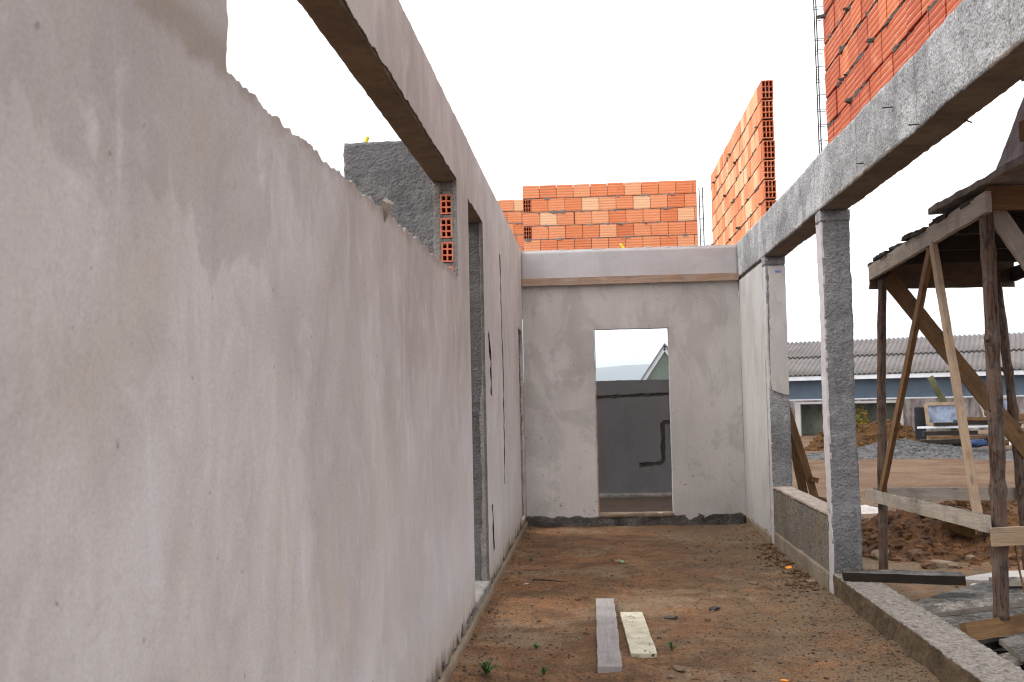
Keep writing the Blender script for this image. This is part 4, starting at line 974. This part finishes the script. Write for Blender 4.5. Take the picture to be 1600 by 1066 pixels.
# timber stack far off
st = [  # x0, y0, z0, x1, y1, z1, w, t, mat, label
 (8.6, 29.0, .48, 11.0, 28.6, .50, .2, .05, 'white', 'long white-painted board on the left of the timber stack'),
 (8.7, 28.9, .33, 11.6, 28.5, .34, .3, .06, 'wood_dark', 'dark board under the white-painted one in the stack'),
 (8.8, 28.7, .20, 12.4, 28.2, .22, .3, .06, 'wood_brown', 'brown board third down in the timber stack'),
 (8.9, 28.6, .06, 12.6, 28.1, .08, .3, .06, 'wood_dark', 'dark bottom board of the timber stack'),
 (9.6, 29.1, .62, 13.2, 28.6, .66, .4, .04, 'black', 'black sheet laid over the top of the stack'),
 (10.4, 28.6, .52, 13.5, 28.2, .55, .3, .05, 'wood_dark', 'dark board beneath the black sheet'),
 (10.6, 28.3, .42, 13.5, 27.8, .44, .3, .05, 'wood_grey', 'grey weathered board in the right of the stack'),
 (10.6, 28.1, .30, 13.5, 27.6, .31, .3, .05, 'wood_brown', 'brown board low in the right of the stack'),
 (10.2, 27.6, .14, 13.5, 27.1, .16, .3, .06, 'wood_brown', 'brown board just above the white pipe'),
 (9.9, 26.2, .17, 13.0, 25.6, .2, .12, .10, 'white', 'white pipe lying in front of the timber stack'),
 (9.9, 25.8, .05, 12.9, 25.2, .06, .15, .06, 'wood_dark', 'dark timber directly under the white pipe'),
 (10.3, 25.6, -.05, 12.6, 25.0, -.05, .2, .07, 'wood_pale', 'pale timber lowest in front of the stack'),
 (11.4, 28.0, .62, 13.6, 27.5, .78, .14, .05, 'wood_pale', 'pale tilted plank on the far right of the stack'),
 (9.0, 28.9, 0.56, 10.9, 28.7, 0.6, 0.22, 0.05, 'wood_dark', 'splintered dark board near the top left of the stack'),
 (9.8, 28.8, 0.7, 12.2, 28.4, 0.66, 0.2, 0.05, 'wood_brown', 'split brown board over the middle of the stack'),
 (10.9, 28.0, 0.5, 13.6, 27.4, 0.58, 0.18, 0.05, 'wood_grey', 'short grey board sticking out right of the thick pole'),
 (9.9, 28.2, 0.36, 12.0, 27.9, 0.4, 0.14, 0.05, 'wood_pale', 'narrow pale board across the stack middle'),
 (8.5, 28.5, 0.12, 10.6, 28.2, 0.16, 0.25, 0.06, 'wood_dark', 'bowed dark board low on the stack left'),
 (11.0, 28.2, 0.58, 13.6, 27.7, 0.55, 0.25, 0.05, 'wood_brown', 'nail-studded brown board below the black sheet at right'),
 (10.1, 27.2, 0.24, 13.3, 26.7, 0.27, 0.2, 0.05, 'wood_grey', 'thin grey board just over the white pipe'),
 (11.0, 28.6, 0.76, 13.6, 28.1, 0.84, 0.16, 0.05, 'wood_brown', 'warped brown board near the top right of the stack'),
]
for (x0, y0, z0, x1, y1, z1, w, t, mk, lab) in st:
    o = plank('stacked_board', (x0, y0, z0), (x1, y1, z1), w, t*(1. if mk == 'white' else 1.8), M[mk], None, (0, 0, 1), .008, .2); tag(o, lab, 'board', 'timber stack in the yard')
for k, (x, y) in enumerate(((9.5, 28.6), (12.2, 28.2))):
    o = plank('bearer', (x, y-.4, -.06), (x, y+.4, -.06), .12, .16, M['wood_dark'], None); tag(o, ('left' if k == 0 else 'right')+' bearer timber carrying the stacked boards', 'bearer')
o = mesh('blue_sack', *rock_geo((9.5, 27.2, .12), (.24, .2, .11), 5.5), M['tarp'], smooth=True, loc=(9.35, 26.9, 0)); tag(o, 'crumpled blue sack at the foot of the timber stack', 'sack')
def winframe(p, w, h, lean, mw, label, ang=0., fw=.09):
    root = tag(empty('window_frame', p), label, 'window frame'); b = V(p)
    u = V((math.cos(ang), math.sin(ang), 0)); up = V((-math.sin(ang)*-lean, lean*math.cos(ang), 1)).normalized(); nn = u.cross(up)
    for a, c in (((0, 0), (w, 0)), ((0, h), (w, h)), ((0, 0), (0, h)), ((w, 0), (w, h))):
        plank('stile' if a[0] == c[0] else 'rail', b+u*a[0]+up*a[1], b+u*c[0]+up*c[1], fw, .05, mw, root, nn, .003)
    mesh('pane', [b+nn*e for e in (-.006, .006) for e2 in (0,)] and [b+u*a+up*c+nn*e for e in (-.006, .006) for a, c in ((0, 0), (w, 0), (w, h), (0, h))], [(0, 1, 2, 3), (4, 5, 6, 7), (0, 1, 5, 4), (1, 2, 6, 5), (2, 3, 7, 6), (3, 0, 4, 7)], M['glass'], root)
winframe((9.24, 30.2, .52), .98, .58, .25, M['wood_pale'], 'old window with orange-brown frame and grimy pane propped on the stack')
winframe((10.75, 30.0, .55), .75, .72, .45, M['wood_grey'], 'second grey-framed window leaning farther right on the stack', -.25, .06)
o = mesh('black_panel', *box_geo(8.98, 9.28, 30.5, 30.54, .1, 1.0), M['black'], loc=(9.1, 30.5, .1)); tag(o, 'dark panel standing left of the old window frame', 'panel')
g = tube_geo([(9.66, 31.2, 1.86), (9.80, 31.18, 1.55), (9.95, 31.15, 1.22), (10.1, 31.1, .8), (10.4, 31.1, -.2)], [.09, .095, .10, .10, .10], 10, .012, 3.)
o = mesh('mossy_post', *g, M['green_wood'], smooth=True, loc=(10.1, 31.1, 0)); tag(o, 'bent yellow-green mossy post in front of the shed', 'post')

# ------------------------------------------------------------------ shed with corrugated roof
A, B = V((7.436, 41, 0)), V((14.954, 38, 0)); e = (B-A).normalized(); bk_ = V((-e.y, e.x, 0))
def bp(s, d, z): return A+e*s+bk_*d+V((0, 0, z))
S0, S1 = -2.4, 16.
root = tag(empty('shed', bp(4, 0, 0)), 'long low slate-blue shed with a grey corrugated roof and white fascia', 'shed')
def obox(s0, s1, d0, d1, z0, z1):
    vs = [bp(s, d, z) for s in (s0, s1) for d in (d0, d1) for z in (z0, z1)]
    return vs, box_geo(0, 1, 0, 1, 0, 1)[1]
def roof_sheet(d0, z0, d1, z1, s0, s1, k):
    vs, fs = [], []; n = int((s1-s0)/.0295)
    for i in range(n+1):
        s = s0+(s1-s0)*i/n; c = .032*math.cos(2*math.pi*s/.177)
        edge = .03*noise.noise(V((math.floor(s/1.06), k, 0)))
        for (d, z) in ((d0+edge, z0), ((d0+d1)/2, (z0+z1)/2), (d1, z1)):
            vs.append(bp(s, d, z+c)); vs.append(bp(s, d, z+c-.012))
    for i in range(n):
        for j in (0, 2):
            fs.append((i*6+j, (i+1)*6+j, (i+1)*6+j+2, i*6+j+2)); fs.append((i*6+j+1, (i+1)*6+j+1, (i+1)*6+j+3, i*6+j+3))
        fs.append((i*6, i*6+1, (i+1)*6+1, (i+1)*6))
    return vs, fs
rf = mesh('roof', *roof_sheet(-.45, 2.14, 2.1, 2.90, S0, S1, 1), M['roof'], root, smooth=True, recalc=False)
mesh('upper_sheet', *roof_sheet(1.9, 2.91, 4.5, 3.62, S0, S1, 2), M['roof'], rf, smooth=True, recalc=False)
mesh('back_slope', *roof_sheet(4.45, 3.60, 9, 2.2, S0, S1, 3), M['roof'], rf, smooth=True, recalc=False)
mesh('fascia', *obox(S0, S1, -.42, -.38, 1.94, 2.09), M['white'], root)
mesh('wall', *obox(S0+.2, S1-.2, 0, .12, 1.22, 2.25), M['blue'], root)
mesh('sill_strip', *obox(S0+.2, S1-.2, -.03, 0, 1.19, 1.235), M['white'], root)
sl = slab('base_wall', [(S0+.2, -.4), (S1-.2, -.4), (S1-.2, 1.19), (S0+.2, 1.19)], [[(.35, -.2), (4.0, -.2), (4.0, 1.08), (.35, 1.08)]], [], .15, lambda s, t, d: bp(s, -.02+d, t), [M['dirty'], M['dirty'], M['groove']], root)
for (s0, s1, z0, z1) in ((.22, .42, -.3, 1.13), (3.92, 4.08, -.3, 1.13), (.42, 3.92, 1.05, 1.13)):
    mesh('opening_frame', *obox(s0, s1, -.1, .06, z0, z1), M['plaster_pale'], root)
mesh('inner_wall', *obox(.0, 4.6, .9, 1.05, -.3, 1.15), M['block'], root)
mesh('gable_wall', *obox(S0+.2, S0+.35, .1, 8.8, -.3, 2.2), M['blue'], root); mesh('gable_wall', *obox(S1-.35, S1-.2, .1, 8.8, -.3, 2.2), M['blue'], root)
mesh('back_wall', *obox(S0+.4, S1-.4, 8.7, 8.85, -.3, 2.2), M['blue'], root)
def leafy(name, c, r, n, m, ls, label, cat, stem=True):
    mb = MB(); c = V(c)
    for i in range(n):
        d = V((rnd.gauss(0, 1), rnd.gauss(0, 1), rnd.gauss(0, .8))); d = d.normalized()*rnd.random()**.5; p = c+V((d.x*r[0], d.y*r[1], d.z*r[2]))
        a = V((rnd.gauss(0, 1), rnd.gauss(0, 1), rnd.gauss(0, 1))).normalized()*ls; b = a.orthogonal().normalized()*ls*.45
        mb.add(([p-a, p+b, p+a, p-b], [(0, 1, 2, 3)]), 0, rnd.randrange(len(m)))
    root = tag(empty(name, (c.x, c.y, ground_z(c.x, c.y))), label, cat)
    mb.build('foliage', m, root)
    mesh('stem', *tube_geo([(c.x, c.y, ground_z(c.x, c.y)-.02), (c.x+.03, c.y, c.z)], [.03, .015], 6), M['wood_brown'], root)
q = bp(2.45, .45, .45); leafy('shrub', q, (.42, .3, .55), 420, [M['leaf_yellow'], M['leaf_yellow'], M['leaf']], .07, 'yellow-leaved shrub inside the white-framed shed opening', 'shrub')
# antenna on the roof and a cable in the sky
g = MB().add(tube_geo([bp(9.2, 4.4, 3.6), bp(9.2, 4.4, 4.05)], .03, 6)).add(tube_geo([bp(8.85, 4.4, 3.68), bp(9.0, 4.4, 3.85)], .012, 5))
o = g.build('roof_antenna', M['steel'], loc=bp(9.2, 4.4, 3.6)); tag(o, 'short dark antenna post on the shed ridge', 'antenna')
pts = [V((4+i*1.2, 62-.3*i, 5.5-.05*i-.35*math.sin(math.pi*i/20))) for i in range(21)]
o = mesh('overhead_cable', *tube_geo(pts, .009, 5), M['zinc'], loc=pts[0]); tag(o, 'thin overhead cable faint in the sky above the shed', 'cable')

# green gabled house through the doorway
hx, hy, hz = 4.06, 60., 4.27
root = tag(empty('gabled_house', (hx, hy, 0)), 'pale green boarded house gable with white trim seen through the doorway', 'house')
half, ev = 2.3, .9
prof = [(hx-half, -1.5), (hx+half, -1.5), (hx+half, ev), (hx, hz-.12), (hx-half, ev)]
mesh('wall', [V((p[0], y, p[1])) for y, sx in ((hy, 0), (hy+7, .75)) for p in [(q[0]+sx, q[1]) for q in prof]], [(0, 1, 2, 3, 4), (5, 6, 7, 8, 9)]+[(i, (i+1) % 5, 5+(i+1) % 5, 5+i) for i in range(5)], M['clap'], root)
for k in range(26):
    z = -.5+.18*k; w = half if z < ev else half*(hz-.12-z)/(hz-.12-ev)
    if w > .05: mesh('weatherboard', *box_geo(hx-w+.02, hx+w-.02, hy-.03, hy-.001, z, z+.165), M['clap'], root)
for sgn in (-1, 1):
    ed = V((sgn*(half+.25), 0, ev-hz-.36)); p0 = V((hx, hy-.12, hz)); nn = V((-ed.z*sgn, 0, ed.x*sgn)).normalized()
    plank('bargeboard', p0-V((0, 0, .1)), p0+ed-V((0, 0, .1)), .2, .06, M['white'], root, (0, -1, 0), 0)
    r0 = V((hx, hy-.25, hz+.07)); vs = [r0, r0+ed, r0+ed+V((.85, 7.5, 0)), r0+V((.85, 7.5, 0))]; vs += [v+V((0, 0, .12)) for v in vs]
    mesh('roof', vs, [(0, 1, 2, 3), (4, 5, 6, 7), (0, 1, 5, 4), (1, 2, 6, 5), (2, 3, 7, 6), (3, 0, 4, 7)], M['roof'], root)

# ------------------------------------------------------------------ weeds and litter on the dirt floor
def weed(x, y, r, n, m, label, broad=False):
    z = ground_z(x, y); root = tag(empty('weed', (x, y, z)), label, 'weed'); mb = MB()
    for i in range(n):
        a = rnd.uniform(0, 6.28); l = r*rnd.uniform(.6, 1.15); d = V((math.cos(a), math.sin(a), 0)); lean = rnd.uniform(.35, .9) if not broad else rnd.uniform(.7, 1.)
        w = l*(.22 if broad else .07); s = V((-d.y, d.x, 0)); b = V((x, y, z)); vs = []
        for t, ww in ((0, .25), (.4, 1.), (.75, .75), (1., .02)):
            p = b+d*l*lean*t+V((0, 0, l*(1.15-lean*.75)*math.sin(t*1.9)*.75)); vs += [p+s*w*ww, p-s*w*ww]
        mb.add((vs, [(0, 1, 3, 2), (2, 3, 5, 4), (4, 5, 7, 6)]))
    mb.build('blades', m, root)
weed(-.596, 9.49, .075, 16, M['leaf'], 'small green weed by the left wall foot near the end wall')
weed(.224, 9.40, .085, 6, M['leaf_pale'], 'pale broad-leaved seedling in the middle of the dirt floor', True)
weed(.411, 6.18, .075, 14, M['leaf'], 'small green weed right of the cream plank')
weed(-.60, 5.62, .11, 40, M['leaf'], 'bushy green grass tuft at the bottom edge by the left wall')
weed(-.37, 6.24, .06, 18, M['leaf'], 'flat dark weed left of the grey plank')
weed(-.298, 5.66, .08, 16, M['leaf'], 'thin grass tuft at the bottom edge left of the grey plank')
weed(1.49, 8.75, .05, 8, M['leaf'], 'tiny weed beside the orange plastic scrap')
o = plank('plastic_scrap', (1.55, 8.95, .02), (1.595, 8.95, .03), .03, .012, M['orange'], None, (0, -.5, 1), .006); tag(o, 'orange plastic scrap lying below the low wall', 'scrap')
for k, (x, y, s, mk, lab) in enumerate(((1.19, 8.35, .05, 'stone', 'flat tan chip on the dirt right of centre'), (1.62, 8.3, .06, 'stone', 'pale chip near the foot of the low wall'), (-.38, 8.1, .03, 'stone', 'pale chip on the dirt near the left wall'), (-.56, 8.35, .03, 'lime', 'white chip close to the left wall foot'),
        (.78, 7.35, .05, 'wet', 'small dark grey shard on the dirt right of the planks'), (.47, 7.08, .05, 'wet', 'thin dark sliver beside the cream plank'), (-.15, 7.75, .028, 'clod', 'round brown clod just beyond the grey plank'), (-.1, 7.82, .032, 'clod', 'larger brown clod just beyond the grey plank'),
        (.93, 5.55, .022, 'orange', 'tiny orange chip low on the dirt floor'), (.42, 5.75, .05, 'stone', 'pale stone chip near the bottom edge'), (.36, 5.6, .03, 'stone', 'smaller pale chip near the bottom edge'), (.7, 7.0, .035, 'clod', 'dark clod right of the cream plank'))):
    rock('floor_chip', (x, y, ground_z(x, y)+s*.2), (s, s*.6, s*.22), k*5.3+1, M[mk], lab, 'chip', 'litter on the dirt floor')
o = mesh('twig', *tube_geo([(-.52, 8.5, .02), (-.4, 8.42, .03), (-.25, 8.38, .02)], [.006, .006, .003], 6), M['wood_dark'], loc=(-.4, 8.42, 0)); tag(o, 'thin dark twig on the dirt near the left wall', 'twig')
hb = MB()
for i in range(260):
    y = rnd.uniform(7.9, 10.3); x = XR-abs(rnd.gauss(0, .11))-.02; s = .006+.02*rnd.random()**2.5
    hb.add(rock_geo((x, y, ground_z(x, y)+s*.3), s, rnd.uniform(0, 60), .6, ICO1, .6))
o = hb.build('mortar_droppings', M['clod']); o['kind'] = 'stuff'; o['label'] = 'mortar and soil droppings along the low wall foot'; o['category'] = 'droppings'

hz_ = box_geo(-6200, 6200, -150, 7200, -4.5, 160); o = mesh('haze', *hz_, [], None); o['kind'] = 'stuff'; o['label'] = 'thin pale haze lying over the far hills'; o['category'] = 'haze'
hm = bpy.data.materials.new('haze'); hm.use_nodes = True; hm.node_tree.nodes.clear(); mo_ = hm.node_tree.nodes.new('ShaderNodeOutputMaterial')
pv = hm.node_tree.nodes.new('ShaderNodeVolumePrincipled'); pv.inputs['Color'].default_value = (.80, .88, 1, 1); pv.inputs['Density'].default_value = .0003; pv.inputs['Anisotropy'].default_value = 0
hm.node_tree.links.new(pv.outputs[0], mo_.inputs['Volume']); o.data.materials.append(hm)

# ------------------------------------------------------------------ sky, sun, render
SUN_EL, SUN_AZ = math.radians(50), math.radians(-98)     # azimuth from +Y towards +X
w = bpy.data.worlds.new('World'); scene.world = w; w.use_nodes = True; nt = w.node_tree
bg = nt.nodes['Background']; sky = nt.nodes.new('ShaderNodeTexSky'); sky.sky_type = 'NISHITA'; sky.sun_disc = False
sky.sun_elevation = SUN_EL; sky.sun_rotation = SUN_AZ; sky.dust_density = 3; sky.air_density = 1.2
mx = nt.nodes.new('ShaderNodeMix'); mx.data_type = 'RGBA'; mx.inputs[0].default_value = .86
nt.links.new(sky.outputs[0], mx.inputs[6])
tc = nt.nodes.new('ShaderNodeTexCoord'); sp = nt.nodes.new('ShaderNodeSeparateXYZ'); nt.links.new(tc.outputs['Generated'], sp.inputs[0])
cr = nt.nodes.new('ShaderNodeValToRGB'); nt.links.new(sp.outputs[2], cr.inputs[0])
el = cr.color_ramp.elements
el[0].position = 0.; el[0].color = (.42, .58, .90, 1); el[1].position = .075; el[1].color = (1, 1, 1, 1)
mul = nt.nodes.new('ShaderNodeMix'); mul.data_type = 'RGBA'; mul.blend_type = 'MULTIPLY'; mul.inputs[0].default_value = 1
nt.links.new(cr.outputs[0], mul.inputs[6]); mul.inputs[7].default_value = (11, 11, 11.2, 1)
nt.links.new(mul.outputs[2], mx.inputs[7]); nt.links.new(mx.outputs[2], bg.inputs[0]); bg.inputs[1].default_value = .1
sd = bpy.data.lights.new('sun', 'SUN'); sd.energy = 1.4; sd.angle = math.radians(28); sd.color = (1, .96, .90)
so = bpy.data.objects.new('sun', sd); COL.objects.link(so)
dirv = V((math.sin(SUN_AZ)*math.cos(SUN_EL), math.cos(SUN_AZ)*math.cos(SUN_EL), math.sin(SUN_EL)))
so.rotation_euler = dirv.to_track_quat('Z', 'Y').to_euler(); so.location = (0, 0, 20)
vs_ = scene.view_settings; vs_.view_transform = 'Standard'; vs_.look = 'None'; vs_.exposure = .95; vs_.gamma = 1; vs_.use_curve_mapping = False
scene.cycles.use_denoising = True; scene.cycles.filter_width = 1.15; scene.cycles.sample_clamp_indirect = 4
scene.cycles.max_bounces = 6; scene.cycles.diffuse_bounces = 4
